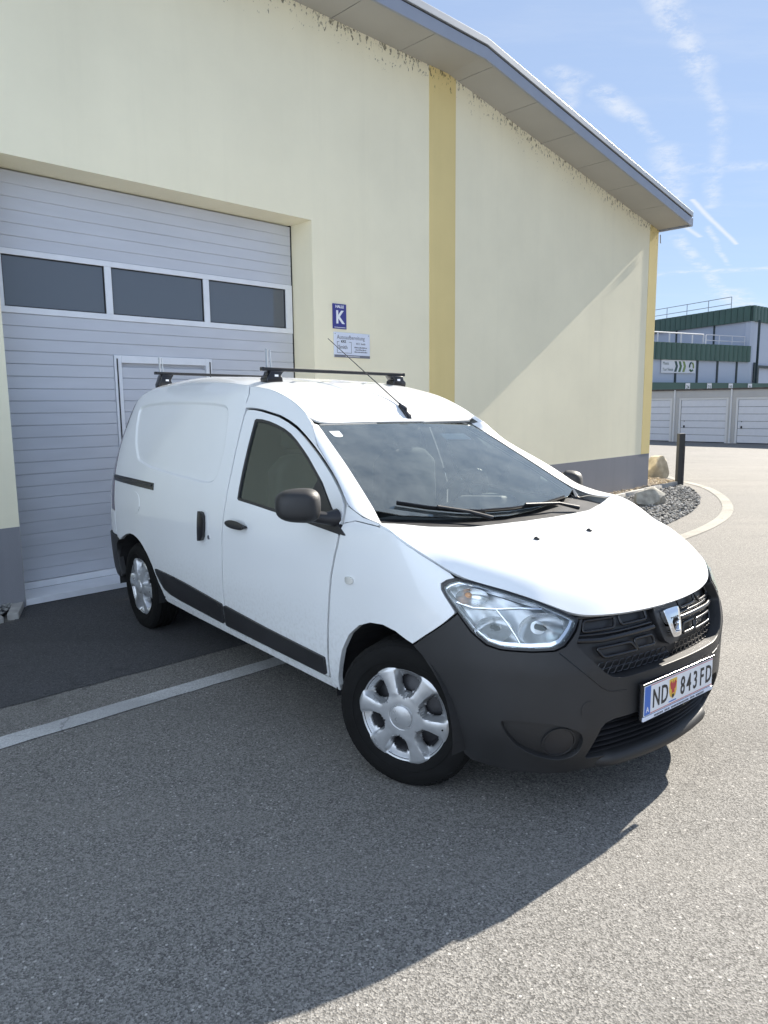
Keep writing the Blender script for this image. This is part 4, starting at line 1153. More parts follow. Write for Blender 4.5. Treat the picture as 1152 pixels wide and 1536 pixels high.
    panel('slide_handle', fl(smooth_poly([(3.062, .978), (2.985, .972), (2.975, .90), (2.985, .815), (3.066, .803), (3.072, .89)], 1)), B, MT['gloss_black'], side, .015, off=lambda a, b: .030 - 6 * (abs(a) - 3.02) ** 2, thick=.028, roll=.006)
    panel('door_lock', fl([(2.944 + .013 * math.cos(k), .838 + .013 * math.sin(k)) for k in [i * .524 for i in range(12)]]), B, MT['chrome'], side, .01, off=.003, thick=.004)
    panel('slide_rail', fl([(4.62, 1.086), (4.2, 1.086), (3.775, 1.082), (3.770, 1.036), (4.2, 1.040), (4.62, 1.044)]), B, MT['gloss_black'], side, .03, off=.004, thick=.01)
    panel('slide_rail_groove', fl([(4.60, 1.077), (3.80, 1.073), (3.80, 1.060), (4.60, 1.064)]), B, MT['plastic'], side, .03, off=.009, thick=.005)
    if s > 0:
        panel('fuel_flap', smooth_poly([(4.225, .998), (4.010, 1.000), (4.004, .848), (4.230, .846)], 2), B, P, side, .03, off=.002, thick=.006)
    panel('side_repeater', fl(smooth_poly([(1.632, .848), (1.575, .851), (1.574, .822), (1.628, .818)], 1)), B, MT['repeater'], fender, .012, off=lambda a, b: .012 - 8 * (abs(a) - 1.603) ** 2, thick=.012)
    # rear bumper corner is built with the rear; wheel-house liner
    for xc, uu in ((0, 0), (-2.81, 1)):
        mb = MB(); pr = []
        for i in range(25):
            a = R(-8 + 196 * i / 24)
            for yy in (.42, .845): pr.append((xc + .375 * math.cos(a), -s * yy, .315 + .375 * math.sin(a)))
        mb.add(pr, [(2 * i, 2 * i + 1, 2 * i + 3, 2 * i + 2) for i in range(24)])
        mb.add([(xc, -s * .42, .3)] + [(xc + .375 * math.cos(R(-8 + 196 * i / 24)), -s * .42, .315 + .375 * math.sin(R(-8 + 196 * i / 24))) for i in range(25)], [(0, i + 1, i + 2) for i in range(24)])
        mb.build('wheel_house', MT['dark'], van)
    # mirror
    mx = lambda v: BODY((v[0] - (.10 if s < 0 else 0), -s * v[1], v[2] - (.03 if s < 0 else 0)))
    hv, hf = [], []; nu, nv = 28, 16
    for j in range(nv + 1):
        ph = -math.pi / 2 + math.pi * j / nv
        for i in range(nu):
            th = 2 * math.pi * i / nu
            def se(c, e): return math.copysign(abs(c) ** e, c)
            # super-ellipsoid: wide, blunt housing, flat at the back where the glass sits
            a = se(math.cos(ph), .75) * se(math.cos(th), .62); b = se(math.cos(ph), .75) * se(math.sin(th), .8); c = se(math.sin(ph), .62)
            wy = .098 * a; wx = (.085 if b > 0 else .035) * b; wz = .073 * c
            wz *= 1 - .10 * a                                  # a little taller towards the door
            p = Vector((wx, wy, wz)); an = R(-32)
            q = Vector((p.x * math.cos(an) + p.y * math.sin(an), -p.x * math.sin(an) + p.y * math.cos(an), p.z))
            hv.append(mx((q.x - .405, q.y + 1.005, q.z + 1.150)))
    for j in range(nv):
        for i in range(nu): hf.append((j * nu + i, j * nu + (i + 1) % nu, (j + 1) * nu + (i + 1) % nu, (j + 1) * nu + i))
    mir = MB().add(hv, hf).build('door_mirror', MT['bumper'], door, smooth=180)
    arm = MB().tube([mx((-.36, .838, 1.085)), mx((-.365, .89, 1.088)), mx((-.39, .95, 1.10))], [.042, .028, .026], 12)
    arm.build('mirror_arm', MT['plastic'], mir, smooth=60)
    g_ = []
    for k in range(20):
        th = 2 * math.pi * k / 20; a, c = .086 * se(math.cos(th), .5), .060 * se(math.sin(th), .5); an = R(-32)
        q = Vector((-.037 * math.cos(an) + a * math.sin(an), .037 * math.sin(an) + a * math.cos(an), c)); g_.append(mx((q.x - .405, q.y + 1.005, q.z + 1.150)))
    MB().add(g_, [tuple(range(20))]).build('mirror_glass', MT['chrome'], mir)
    # A-pillar infill between the pillar skin and the windscreen edge
    rid = [B(s * a, b) for a, b in RIDGE]
    wsx = [(-.26, .708), (-.37, .680), (-.56, .632), (-.72, .597), (-.895, .560)]
    low3 = [(-.085, -s * .795, 1.082), (-.16, -s * .755, 1.088)]
    def res(L3, n):
        L3 = [Vector(q) for q in L3]; d = [0]
        for a, b in zip(L3, L3[1:]): d.append(d[-1] + (b - a).length)
        out = []
        for i in range(n + 1):
            t = d[-1] * i / n; k = max(0, min(len(d) - 2, bisect.bisect_right(d, t) - 1)); f = (t - d[k]) / (d[k + 1] - d[k])
            out.append(L3[k].lerp(L3[k + 1], f))
        for _ in range(4): out = [out[0]] + [(out[i - 1] + out[i] * 2 + out[i + 1]) / 4 for i in range(1, n)] + [out[-1]]
        return out
    n = 40; Q0 = res(rid, n); Q1 = res(low3 + [(x, -s * y, ws(x, y) + .004) for x, y in wsx], n); k = 6; V, NN, Fc = [], [], []
    for i in range(n + 1):
        ax = (Q0[min(i + 1, n)] - Q0[max(i - 1, 0)]).normalized(); ch = Q1[i] - Q0[i]
        nrm = ax.cross(ch); nrm.normalize()
        if nrm.dot(Vector((.2, -s * .5, 1))) < 0: nrm = -nrm
        so = Vector((0, -s, .25)).normalized()
        for j in range(k + 1):
            t = j / k; V.append(Q0[i] + ch * t + nrm * (.005 * 4 * t * (1 - t)) * min(1, ch.length / .1)); NN.append((nrm * (.6 + .4 * t) + so * (.40 * (1 - t) ** 2)).normalized())
    for i in range(n):
        for j in range(k):
            q = (i * (k + 1) + j, i * (k + 1) + j + 1, (i + 1) * (k + 1) + j + 1, (i + 1) * (k + 1) + j); fnn = (V[q[1]] - V[q[0]]).cross(V[q[2]] - V[q[0]]); Fc.append(q if fnn.dot(NN[q[0]]) > 0 else q[::-1])
    mesh('pillar_skin', [BODY(v) for v in V], Fc, P, cab, normals=NN)
    return door, side, fender
MT['tail'] = mat('tail_lamp_red', (.05, .008, .009), .2, coat=.8)
MT['repeater'] = mat('repeater_lens', (.55, .54, .50), .15, coat=.6)
for s in (1, -1): build_side(s)
# ---- hood, roof, windscreen, cowl
HREAR = [(-.072, -.818), (-.055, -.76), (-.028, -.68), (-.002, -.59), (.04, -.44), (.062, -.28), (.078, -.10)]
hood_o = [(x, y) for x, y, z in HED if x > -.062]
hood_o = hood_o + [(x, -y) for x, y in HREAR] + [(x, y) for x, y in HREAR[::-1]]
NH[0] = .012
hoodp = panel('hood', offset_poly(hood_o, .003), TOP(hood), MT['paint'], van, .022, thick=.018)
NH[0] = 2e-3
for a in ((.293, -.276), (.302, .079)):
    z = hood(*a); MB().lathe([(-.004, .014), (.006, .012), (.011, .006), (.012, 0)], 10, (a[0], a[1], z), 'z').build('washer_nozzle', MT['plastic'], hoodp, smooth=60, fn=BODY)
EX = [e[0] for e in EDGE]
xr = [x * .02 - 3.30 for x in range(0, 121)]
xr = [x for x in xr if x <= -.915]
roof_o = [(x, -(yt(x) - .003)) for x in xr] + [(-.908, -.56), (-.906, -.3), (-.905, 0), (-.906, .3), (-.908, .56)] + [(x, yt(x) - .003) for x in xr[::-1]] + [(-3.325, .5), (-3.345, .25), (-3.35, 0), (-3.345, -.25), (-3.325, -.5)]
roofp = panel('roof', roof_o, TOP(roof), MT['paint'], van, .03, thick=.012)
WSO = [(-.255, .713), (-.37, .685), (-.56, .637), (-.72, .602), (-.895, .565), (-.901, .30), (-.902, 0)]
WSO = [(x, -y) for x, y in WSO] + [(x, y) for x, y in WSO[-2::-1]] + [(-.20, .60), (-.155, .40), (-.12, .2), (-.105, 0), (-.12, -.2), (-.155, -.40), (-.20, -.60)]
wsp = panel('windscreen', WSO, TOP(ws), MT['windscreen'], van, .05, thick=.004)
inner = offset_poly(WSO, .030)
panel('screen_band', offset_poly(WSO, .001), TOP(ws), MT['gloss_black'], wsp, .05, off=-.004, thick=.002, holes=[inner])
panel('sticker', [(-.845, -.530), (-.842, -.470), (-.80, -.476), (-.788, -.50), (-.80, -.530)], TOP(ws), MT['white_plate'], wsp, .05, off=.002, thick=.001)
panel('sticker', [(-.80, .20), (-.80, .40), (-.74, .40), (-.74, .20)], TOP(ws), MT['white_plate'], wsp, .05, off=-.006, thick=.001)
cw = lambda x, y: 1.018 + .018 * (abs(y) / .7) ** 2 - .22 * (x + .05)
panel('cowl', [(.10, -.5), (.11, 0), (.10, .5), (.03, .74), (-.09, .76), (-.25, .70), (-.19, .40), (-.14, 0), (-.19, -.40), (-.25, -.70), (-.09, -.76), (.03, -.74)], TOP(cw), MT['plastic'], van, .06, thick=.02)
def wiper(piv, pts, blade):
    mb = MB(); f = lambda x, y, o: (x, y, ws(x, y) + o)
    w = MB().tube([piv] + [f(*q, .030) for q in pts], [.012] + [.008] * len(pts), 8).build('wiper', MT['plastic'], van, smooth=60, fn=BODY)
    MB().tube([f(*q, .014) for q in blade], .008, 6).build('wiper_blade', MT['rubber'], w, fn=BODY)
    MB().tube([f(*q, .022) for q in blade[:]], .0045, 6).build('blade_spine', MT['gloss_black'], w, fn=BODY)
wiper((-.06, -.16, 1.055), [(-.125, -.25), (-.18, -.40)], [(-.128, -.14), (-.155, -.28), (-.20, -.44), (-.255, -.58)])
wiper((-.06, .50, 1.05), [(-.11, .40), (-.125, .15)], [(-.17, .52), (-.135, .30), (-.125, .05), (-.135, -.16)])
# ---- bumper, lamps, grille
def mirror_closed(half): return half + flip(half[::-1])
BUMP = [(0, .205), (.3, .205), (.5, .200), (.564, .195), (.777, .207), (.95, .225), (.984, .245), (1.015, .337), (1.051, .453), (1.085, .52), (1.123, .572), (1.165, .615), (1.209, .644), (1.136, .697), (1.051, .752), (.981, .797), (.973, .803), (.930, .742), (.878, .703), (.826, .692), (.710, .690), (.624, .693), (.583, .707), (.552, .732), (.521, .760), (.494, .795), (.486, .796), (.512, .755), (.538, .716), (.538, .708), (.497, .661), (.437, .601), (.402, .580), (.36, .570), (.325, .567), (.199, .570), (0, .573)]
INTAKE = [(0, .412), (.26, .416), (.39, .414), (.43, .405), (.452, .385), (.497, .268), (.49, .255), (.40, .250), (0, .250)]
FOG = [(.836, .428), (.76, .432), (.688, .428), (.63, .418), (.576, .402), (.54, .38), (.523, .354), (.525, .31), (.543, .280), (.592, .262), (.676, .276), (.764, .316), (.816, .367), (.838, .410)]
FOGs = smooth_poly(FOG, 1)
bump = panel('front_bumper', mirror_closed(BUMP), B, MT['bumper'], van, .025, thick=.05, holes=[mirror_closed(INTAKE), FOGs, flip(FOGs)], edge=.02, roll=.006)
IN = lambda d: (lambda u, z: tuple(Vector(B(u, z)) + Vector((-d, 0, 0)) * sstep(.95, .6, abs(u)) + Vector((0, d * (1 if u > 0 else -1), 0)) * sstep(.35, .8, abs(u))))
for s in (1, -1):
    fl = (lambda P: P) if s > 0 else flip
    rec = panel('fog_recess', fl(smooth_poly(offset_poly(FOG, -.012), 1)), IN(.022), MT['bumper'], bump, .02, thick=.002)
    circ = lambda r: [(.612 + r * 1.05 * math.cos(i * math.pi / 12), .330 + r * math.sin(i * math.pi / 12)) for i in range(24)]
    panel('fog_ring', fl(circ(.066)), B, MT['bumper'], bump, .02, off=-.017, thick=.012, holes=[fl(circ(.060))], edge=.015)
    panel('fog_cover', fl(circ(.0595)), IN(.0215), MT['plastic'], bump, .02, off=.003, thick=.004, edge=.015)
if True:
    c2 = lambda r: [(.504 + r * math.cos(i * math.pi / 12), .466 + r * math.sin(i * math.pi / 12)) for i in range(24)]
    panel('towing_cap', c2(.0345), B, MT['bumper'], bump, .02, off=.0016, thick=.004, edge=.012, roll=.0012)
# lower intake: back panel and slats
panel('intake_back', mirror_closed([(a * 1.03, b + (.02 if b > .33 else -.02)) for a, b in INTAKE]), IN(.065), MT['dark'], bump, .06, thick=.005)
for k in range(6):
    z = .268 + k * .025; w = .485 - max(0, (z - .27)) * .32
    mb = MB(); S = IN(.030); us = [-w + 2 * w * i / 40 for i in range(41)]; v = []
    for u in us:
        p = Vector(S(u, z)); v += [p + Vector((.012, 0, .0)), p + Vector((.006, 0, .004)), p + Vector((-.03, 0, .004)), p + Vector((-.03, 0, -.004)), p + Vector((.006, 0, -.004))]
    f = [(5 * i + j, 5 * i + (j + 1) % 5, 5 * i + 5 + (j + 1) % 5, 5 * i + 5 + j) for i in range(40) for j in range(5)]
    mb.add(v, f).build('intake_slat', MT['plastic'], bump, smooth=40, fn=BODY)
# lip spoiler
v, f = [], []; US = [-.53 + 1.06 * i / 60 for i in range(61)]
for u in US:
    k = sstep(.54, .34, abs(u)); p, n = surf_normal(B, u, .24); n.z = 0; n.normalize(); p.z = 0
    for d, z in ((-.02, .258), (.008 * k, .255 - .02 * (1 - k)), (.020 * k, .243 - .02 * (1 - k)), (.026 * k, .230 - .01 * (1 - k)), (.020 * k, .210), (.0, .197), (-.03, .195)): v.append(p + n * (d - .045 * (1 - k)) + Vector((0, 0, z + .012 * (1 - k))))
for i in range(60):
    for j in range(6): f.append((7 * i + j, 7 * i + j + 1, 7 * i + 8 + j, 7 * i + 7 + j))
MB().add(v, f).build('lip_spoiler', MT['bumper'], bump, smooth=50, fn=BODY)
# seam in the bumper below the lamps
def seam(pts, nm='seam', wd=.0022, par=None, m=None, S=B, off=.0):
    mb = MB(); q = []
    for a, b in zip(pts, pts[1:]):
        for i in range(5): q.append((a[0] + (b[0] - a[0]) * i / 5, a[1] + (b[1] - a[1]) * i / 5))
    q.append(pts[-1]); P3 = []
    for u, z in q:
        p, n = surf_normal(S, u, z); P3.append(p + n * off)
    mb.tube(P3, wd, 6).build(nm, m or MT['gloss_black'], par or bump, fn=BODY)
for s in (1, -1): seam([(s * a, b) for a, b in [(.612, .688), (.545, .626), (.450, .545), (.425, .531), (.395, .523), (.33, .517)]])
# grille
GS = IN(.045)
GR = [(0, .565), (.199, .563), (.325, .560), (.40, .572), (.445, .597), (.505, .655), (.55, .71), (.548, .722), (.52, .76), (.49, .805), (.40, .806), (.2, .800), (0, .798)]
gril = panel('grille', mirror_closed(GR), GS, MT['plastic'], van, .03, thick=.01, off=-.012)
def gtube(pts, r, nm='grille_bar', off=.004, closed=False, m=None):
    q = []
    L2 = list(zip(pts, pts[1:])) + ([(pts[-1], pts[0])] if closed else [])
    for a, b in L2:
        k = max(1, int(math.hypot(b[0] - a[0], b[1] - a[1]) / .02))
        for i in range(k): q.append((a[0] + (b[0] - a[0]) * i / k, a[1] + (b[1] - a[1]) * i / k))
    if not closed: q.append(pts[-1])
    P3 = []
    for u, z in q:
        p, n = surf_normal(GS, u, z); P3.append(p + n * off)
    MB().tube(P3, r, 8, closed=closed).build(nm, m or MT['gloss_black'], gril, smooth=60, fn=BODY)
for s in (1, -1):
    def rr(a0, a1, z0, z1, sk=.0):
        # rounded slot frame
        P = round_poly([(a0 + sk, z0), (a1 + sk, z0), (a1, z1), (a0, z1)], .014); gtube([(s * u, z) for u, z in P], .006, 'grille_frame', .004, True)
    rr(.295, .455, .738, .775, .02); rr(.125, .275, .742, .782, .0)
    rr(.245, .425, .640, .675, -.03); rr(.115, .225, .645, .682, -.01)
    gtube([(s * .535, .712), (s * .40, .704), (s * .25, .706), (s * .10, .708)], .011, 'grille_bar', .006)
    gtube([(s * .50, .727), (s * .30, .722), (s * .10, .725)], .006, 'grille_bar', .0)
    gtube([(s * .49, .788), (s * .30, .789), (s * .09, .791)], .009, 'grille_bar', .006)
    # honeycomb along the lower edge
    mb = MB()
    for r_ in range(2):
        for c in range(13):
            uc = .03 + c * .036 + (.018 if r_ else 0); z_ = .586 + r_ * .024
            lim = .385 + (z_ - .58) * 1.1
            if uc > lim: continue
            P3 = []
            for k in range(6):
                p, n = surf_normal(GS, s * (uc + .0195 * math.cos(k * math.pi / 3)), z_ + .0125 * math.sin(k * math.pi / 3)); P3.append(p + n * .002)
            mb.tube(P3, .0026, 5, closed=True)
    mb.build('honeycomb', MT['gloss_black'], gril, fn=BODY)
gs = smooth_poly([(-.085, .792), (.085, .792), (.08, .70), (.05, .63), (-.05, .63), (-.08, .70)], 1)
panel('emblem_mount', gs, GS, MT['plastic'], gril, .02, off=.018, thick=.03, roll=.008)
def emblem():
    S = lambda a, b: (a, b)
    f = lambda Q: [(u * .88, .706 + (z - .703) * .90) for u, z in Q]
    P = f([(-.062, .752), (-.055, .760), (.055, .760), (.062, .752), (.050, .700), (.036, .655), (.026, .645), (-.026, .645), (-.036, .655), (-.050, .700)])
    H = f([(-.034, .722), (.034, .722), (.022, .668), (.016, .664), (-.016, .664), (-.022, .668)])
    em = panel('emblem', smooth_poly(P, 1), GS, MT['chrome'], gril, .010, off=lambda a, b: .040 + .006 * sstep(0, .02, dist_poly((a, b), P)), thick=.02, holes=[smooth_poly(H, 1)], roll=.004, edge=.006)
    p, n = surf_normal(GS, 0, .738)
    t = text(em, 'DACIA', .015, BODY((p.x + .0485, -.030, .7315)), (math.pi / 2, 0, math.pi / 2), MT['black_print'], 1.25, bold=.0006)
emblem()
# head lamps
def lamp(s):
    fl = (lambda P: P) if s > 0 else flip
    hl = panel('headlight', fl(offset_poly(HL, -.002)), B, MT['gloss_black'], van, .02, off=-.003, thick=.05, holes=[fl(offset_poly(HL, .009))], edge=.015)
    IN2 = lambda d: (lambda u, z: tuple(Vector(B(u, z)) + Vector((-d * .9, d * .5 * (1 if u > 0 else -1), 0))))
    panel('lens', fl(offset_poly(HL, .008)), B, MT['lens'], hl, .03, off=lambda a, b: .004 * sstep(0, .05, dist_poly((abs(a), b), HL)), thick=.004, edge=.015)
    inner = offset_poly(HL, .0065)
    # side walls of the bucket and a bright rim
    panel('lamp_rim', fl(inner), IN2(.014), MT['chrome'], hl, .02, thick=.03, holes=[fl(offset_poly(HL, .020))], edge=.015)
    panel('lamp_bucket', fl(offset_poly(HL, .002)), IN2(.050), MT['reflector'], hl, .02, off=lambda a, b: -.02 + .012 * math.sin(abs(a) * 46) * math.sin(b * 30), thick=.02)
    def bowl(u, z, r, depth, name, ax, scale=(1, 1)):
        c = Vector(B(s * u, z)); d = Vector((ax[0], -s * ax[1], ax[2])).normalized(); a = d.cross(Vector((0, 0, 1))).normalized(); b = a.cross(d)
        V, Fc = [], []; n, m = 32, 10
        for j in range(m + 1):
            t = j / m; rr_ = r * t
            for i in range(n):
                g = 2 * math.pi * i / n; V.append(c - d * (.018 + depth * (1 - t * t)) + a * rr_ * math.cos(g) * scale[0] + b * rr_ * math.sin(g) * scale[1])
        for j in range(m):
            for i in range(n): Fc.append((j * n + i, j * n + (i + 1) % n, (j + 1) * n + (i + 1) % n, (j + 1) * n + i))
        o = MB().add(V, Fc).build(name, MT['bowl'], hl, smooth=60, fn=BODY)
        return o, c, d
    o, c, d = bowl(.655, .765, .066, .055, 'main_reflector', (.85, .45, 0), (1.35, .95))
    MB().lathe([(0, .011), (.03, .011), (.045, .006), (.048, 0)], 14, c - d * .06, 'x').build('bulb', MT['steel'], o, smooth=60, fn=BODY)
    o2, c, d = bowl(.835, .760, .055, .045, 'dip_reflector', (.75, .65, 0), (1.25, .9))
    MB().lathe([(0, .010), (.025, .010), (.036, .005), (.038, 0)], 14, c - d * .05, 'x').build('bulb', MT['steel'], o2, smooth=60, fn=BODY)
    o3, c, d = bowl(.880, .868, .036, .030, 'indicator_reflector', (.7, .7, .1), (1.7, .9))
    c3 = Vector(B(s * .895, .872)) - d * .030
    mb = MB(); mb.lathe([(-.012, 0), (-.010, .008), (0, .012), (.012, .010), (.018, 0)], 14, c3, 'x'); mb.build('indicator_bulb', MT['amber'], o3, smooth=60, fn=BODY)
    # dividing bar
    P3 = []
    for u, z in ((.80, .835), (.775, .79), (.755, .74), (.745, .712)):
        p, n = surf_normal(B, s * u, z); P3.append(p - n * .016)
    MB().tube(P3, .004, 6).build('divider', MT['chrome'], hl, smooth=60, fn=BODY)
    P3 = []
    for u, z in ((.97, .845), (.90, .833), (.80, .838), (.70, .846), (.62, .842)):
        p, n = surf_normal(B, s * u, z); P3.append(p - n * .020)
    MB().tube(P3, .0055, 6).build('divider', MT['chrome'], hl, smooth=60, fn=BODY)
lamp(1); lamp(-1)
# licence plate
def plate():
    X, Z = .806, .462
    pl = MB().box(X - .018, X - .003, -.273, .273, Z - .078, Z + .070).build('licence_plate', MT['gloss_black'], van, bevel=.006, fn=BODY)
    MB().box(X - .0025, X, -.26, .26, Z - .060, Z + .060).build('plate_face', MT['white_plate'], pl, bevel=.0008, fn=BODY)
    MB().box(X - .001, X + .0012, -.258, -.218, Z - .057, Z + .057).build('euro_band', MT['eu_blue'], pl, fn=BODY)
    for z in (-.0565, .0545): MB().box(X - .001, X + .001, -.216, .258, Z + z, Z + z + .0022).build('red_line', MT['red'], pl, fn=BODY)
    MB().box(X - .004, X + .002, -.266, .266, Z - .079, Z - .0625).build('frame_strip', MT['sign_white'], pl, bevel=.001, fn=BODY)
    q = MB(); y = -.19
    rnd = random.Random(4)
    while y < .20:
        l = rnd.uniform(.010, .022); q.box(X + .0021, X + .0028, y, y + l, Z - .075, Z - .067); y += l + rnd.choice([.003, .003, .012])
    q.build('frame_print', MT['grey_print'], pl, fn=BODY)
    q = MB().box(X - .016, X + .001, -.272, .272, Z + .0625, Z + .070).build('frame_top', MT['gloss_black'], pl, bevel=.001, fn=BODY)
    RT = (math.pi / 2, 0, math.pi / 2)
    def tx(s, y, size, sx, z=-.0375, m='black_print', bold=.0012): text(pl, s, size, BODY((X + .0006, y, Z + z)), RT, MT[m], sx, bold=bold, depth=.0008)
    tx('N', -.204, .105, .68); tx('D', -.143, .105, .68)
    tx('8', .002, .105, .68); tx('4', .050, .105, .68); tx('3', .101, .105, .68); tx('F', .155, .105, .68); tx('D', .201, .105, .68)
    tx('A', -.247, .030, .95, -.046, 'white_print', .0006)
    MB().prism([(-.083, Z + .045), (-.029, Z + .045), (-.029, Z - .005), (-.037, Z - .025), (-.056, Z - .036), (-.075, Z - .025), (-.083, Z - .005)], X, X + .0016, 'yz').build('crest', MT['gold'], pl, fn=BODY)
    MB().prism([(-.080, Z + .028), (-.070, Z + .038), (-.060, Z + .024), (-.056, Z + .040), (-.052, Z + .024), (-.042, Z + .038), (-.032, Z + .028), (-.040, Z + .004), (-.047, Z + .002), (-.046, Z - .016), (-.056, Z - .010), (-.066, Z - .016), (-.065, Z + .002), (-.072, Z + .004)], X + .0012, X + .0024, 'yz').build('crest_eagle', MT['red'], pl, fn=BODY)
    MB().prism([(-.064, Z - .018), (-.048, Z - .018), (-.048, Z - .028), (-.056, Z - .034), (-.064, Z - .028)], X + .0012, X + .0026, 'yz').build('crest_field', MT['black_print'], pl, fn=BODY)
    MB().box(X, X + .0012, -.083, -.029, Z - .048, Z - .044).build('crest_line', MT['eu_blue'], pl, fn=BODY)
plate()
# ---- rear end
UM = _U_END = _U_LEN
tail = [(UE + .012, gut(UE) - .01), (UE + .02, 1.3), (4.612, 1.05), (4.572, .80), (4.55, .64), (4.9, .62), (UM, .62), (UM, 1.60), (5.0, 1.585)]
for s in (1, -1):
    fl = (lambda P: P) if s > 0 else flip
    rd = panel('rear_door', fl([(UE + .10, gut(UE) - .03), (UE + .10, 1.30), (4.72, 1.06), (4.69, .65), (UM - .004, .65), (UM - .004, 1.60), (5.0, 1.58)]), B, MT['paint'], van, .05, holes=[fl([(4.82, 1.10), (UM - .06, 1.10), (UM - .06, 1.48), (4.95, 1.48), (4.87, 1.44)])])
    panel('rear_window', fl([(4.82, 1.10), (UM - .06, 1.10), (UM - .06, 1.48), (4.95, 1.48), (4.87, 1.44)]), B, MT['gloss_black'], rd, .06, off=-.006, thick=.004)
    panel('tail_light', fl([(UE + .012, 1.42), (UE + .022, 1.3), (4.614, 1.05), (4.575, .82), (4.685, .82), (4.715, 1.06), (UE + .095, 1.30), (UE + .095, 1.42)]), B, MT['tail'], van, .05)
    panel('rear_pillar', fl([(UE + .012, gut(UE) - .006), (UE + .012, 1.424), (UE + .095, 1.424), (UE + .095, gut(UE) - .03)]), B, MT['plastic'], van, .05)
    panel('rear_corner', fl([(4.573, .815), (4.55, .64), (4.685, .64), (4.683, .815)]), B, MT['paint'], van, .05)
    panel('rear_bumper', fl([(4.46, .612), (4.535, .630), (UM - .002, .640), (UM - .002, .30), (4.62, .31), (4.50, .33), (4.52, .42), (4.54, .52), (4.52, .58)]), B, MT['bumper'], van, .04, off=.012, thick=.04, roll=.01)
# ---- floor, bulkhead and cab
MB().box(-2.36, -.42, -.80, .80, .36, .42).box(-3.3, .35, -.50, .50, .20, .36).build('underbody', MT['dark'], van)
MB().box(-3.40, .40, -.42, .42, .42, .62).build('floor_tunnel', MT['dark'], van)
mb = MB(); mb.prism([(-.80, .42), (.80, .42), (.83, 1.0), (.72, 1.35), (.60, 1.58), (.40, 1.66), (-.40, 1.66), (-.60, 1.58), (-.72, 1.35), (-.83, 1.0)], -1.54, -1.50, 'yz'); mb.build('bulkhead', MT['interior'], van)
MB().box(.36, .44, -.60, .60, .30, .76).build('radiator_support', MT['dark'], van)
dash = lambda x, y: .985 + .035 * sstep(-.25, -.5, x) - .25 * max(0, -.62 - x) * (1 if x < -.62 else 0) - .02 * (abs(y) / .7) ** 2
dp = panel('dashboard', [(-.17, 0), (-.22, .40), (-.32, .70), (-.70, .76), (-.74, .3), (-.74, -.3), (-.70, -.76), (-.32, -.70), (-.22, -.40)], TOP(dash), MT['interior'], van, .05, thick=.30)
MB().prism([(.20, .99), (.56, .99), (.52, 1.075), (.24, 1.075)], -.70, -.50, 'yz').build('instrument_hood', MT['interior'], dp, smooth=40, bevel=.02, fn=BODY)
th = R(62); sw = MB()
c = Vector((-.80, .38, 1.03)); ax = Vector((math.cos(th - R(35)) * -1, 0, math.sin(th - R(35)))).normalized(); e1 = Vector((0, 1, 0)); e2 = ax.cross(e1)
sw.tube([c + (e1 * math.cos(k * math.pi / 18) + e2 * math.sin(k * math.pi / 18)) * .185 for k in range(36)], .015, 8, closed=True)
for k in (20, 160, 270): sw.tube([c + ax * -.03, c + (e1 * math.cos(R(k)) + e2 * math.sin(R(k))) * .18], .016, 8)
sw.tube([c - ax * .05, c + ax * .0], .055, 14)
sw.build('steering_wheel', MT['plastic'], van, smooth=50)
for y in (.38, -.38):
    st = MB().box(-1.22, -.80, y - .25, y + .25, .62, .78).build('seat', MT['fabric'], van, bevel=.05, seg=3, smooth=60)
    mb = MB(); mb.prism([(y - .24, .74), (y + .24, .74), (y + .22, 1.22), (y + .12, 1.30), (y - .12, 1.30), (y - .22, 1.22)], -1.38, -1.24, 'yz'); mb.build('backrest', MT['fabric'], st, bevel=.035, seg=3, smooth=60)
    mb = MB(); mb.prism([(y - .13, 1.33), (y + .13, 1.33), (y + .11, 1.50), (y - .11, 1.50)], -1.39, -1.28, 'yz'); mb.build('headrest', MT['fabric'], st, bevel=.035, seg=3, smooth=60)
MB().box(-.86, -.835, -.09, .09, 1.345, 1.405).build('inner_mirror', MT['plastic'], van, bevel=.01)
for y in (-.36, .36): MB().box(-1.02, -.90, y - .19, y + .19, 1.462, 1.478).build('sun_visor', MT['headliner'], van, bevel=.006)
# ---- roof bars and aerial
def bar(x, z, L_, feet_y, label=None):
    b = MB().box(x - .014, x + .014, -L_, L_, z - .010, z + .010).build('roof_bar', MT['plastic'], van, bevel=.003, fn=BODY)
    for y in (-L_, L_):
        MB().box(x - .015, x + .015, y - .008, y + .008, z - .011, z + .011).build('end_cap', MT['gloss_black'], b, bevel=.004, fn=BODY)
    for s in (-1, 1):
        y = s * feet_y; zr = roof(x, y); t = zr - .006
        P = [(y - s * .055, z - .0102), (y + s * .035, z - .0102), (y + s * .045, z - .035), (y + s * .050, (z + t) / 2), (y + s * .065, t + .02), (y + s * .060, t - .012), (y - s * .045, t), (y - s * .040, t + .03), (y - s * .03, (z + t) / 2)]
        mb = MB(); mb.prism(P, x - .04, x + .04, 'yz'); ft = mb.build('bar_foot', MT['gloss_black'], b, bevel=.006, smooth=50, fn=BODY)
        MB().box(x + .0405, x + .0415, y - .012, y + .012, (z + t) / 2 - .006, (z + t) / 2 + .006).build('foot_badge', MT['white_print'], ft, fn=BODY)
    MB().tube([(x - .005, -L_ + .035, z + .01), (x - .006, -L_ + .036, z + .115)], .0065, 8).tube([(x + .012, -L_ + .052, z + .01), (x + .006, -L_ + .050, z + .11)], .004, 8).build('load_stop', MT['rail_zinc'], b, fn=BODY)
bar(-1.50, 1.788, .53, .46)
bar(-3.06, 1.826, .53, .46)
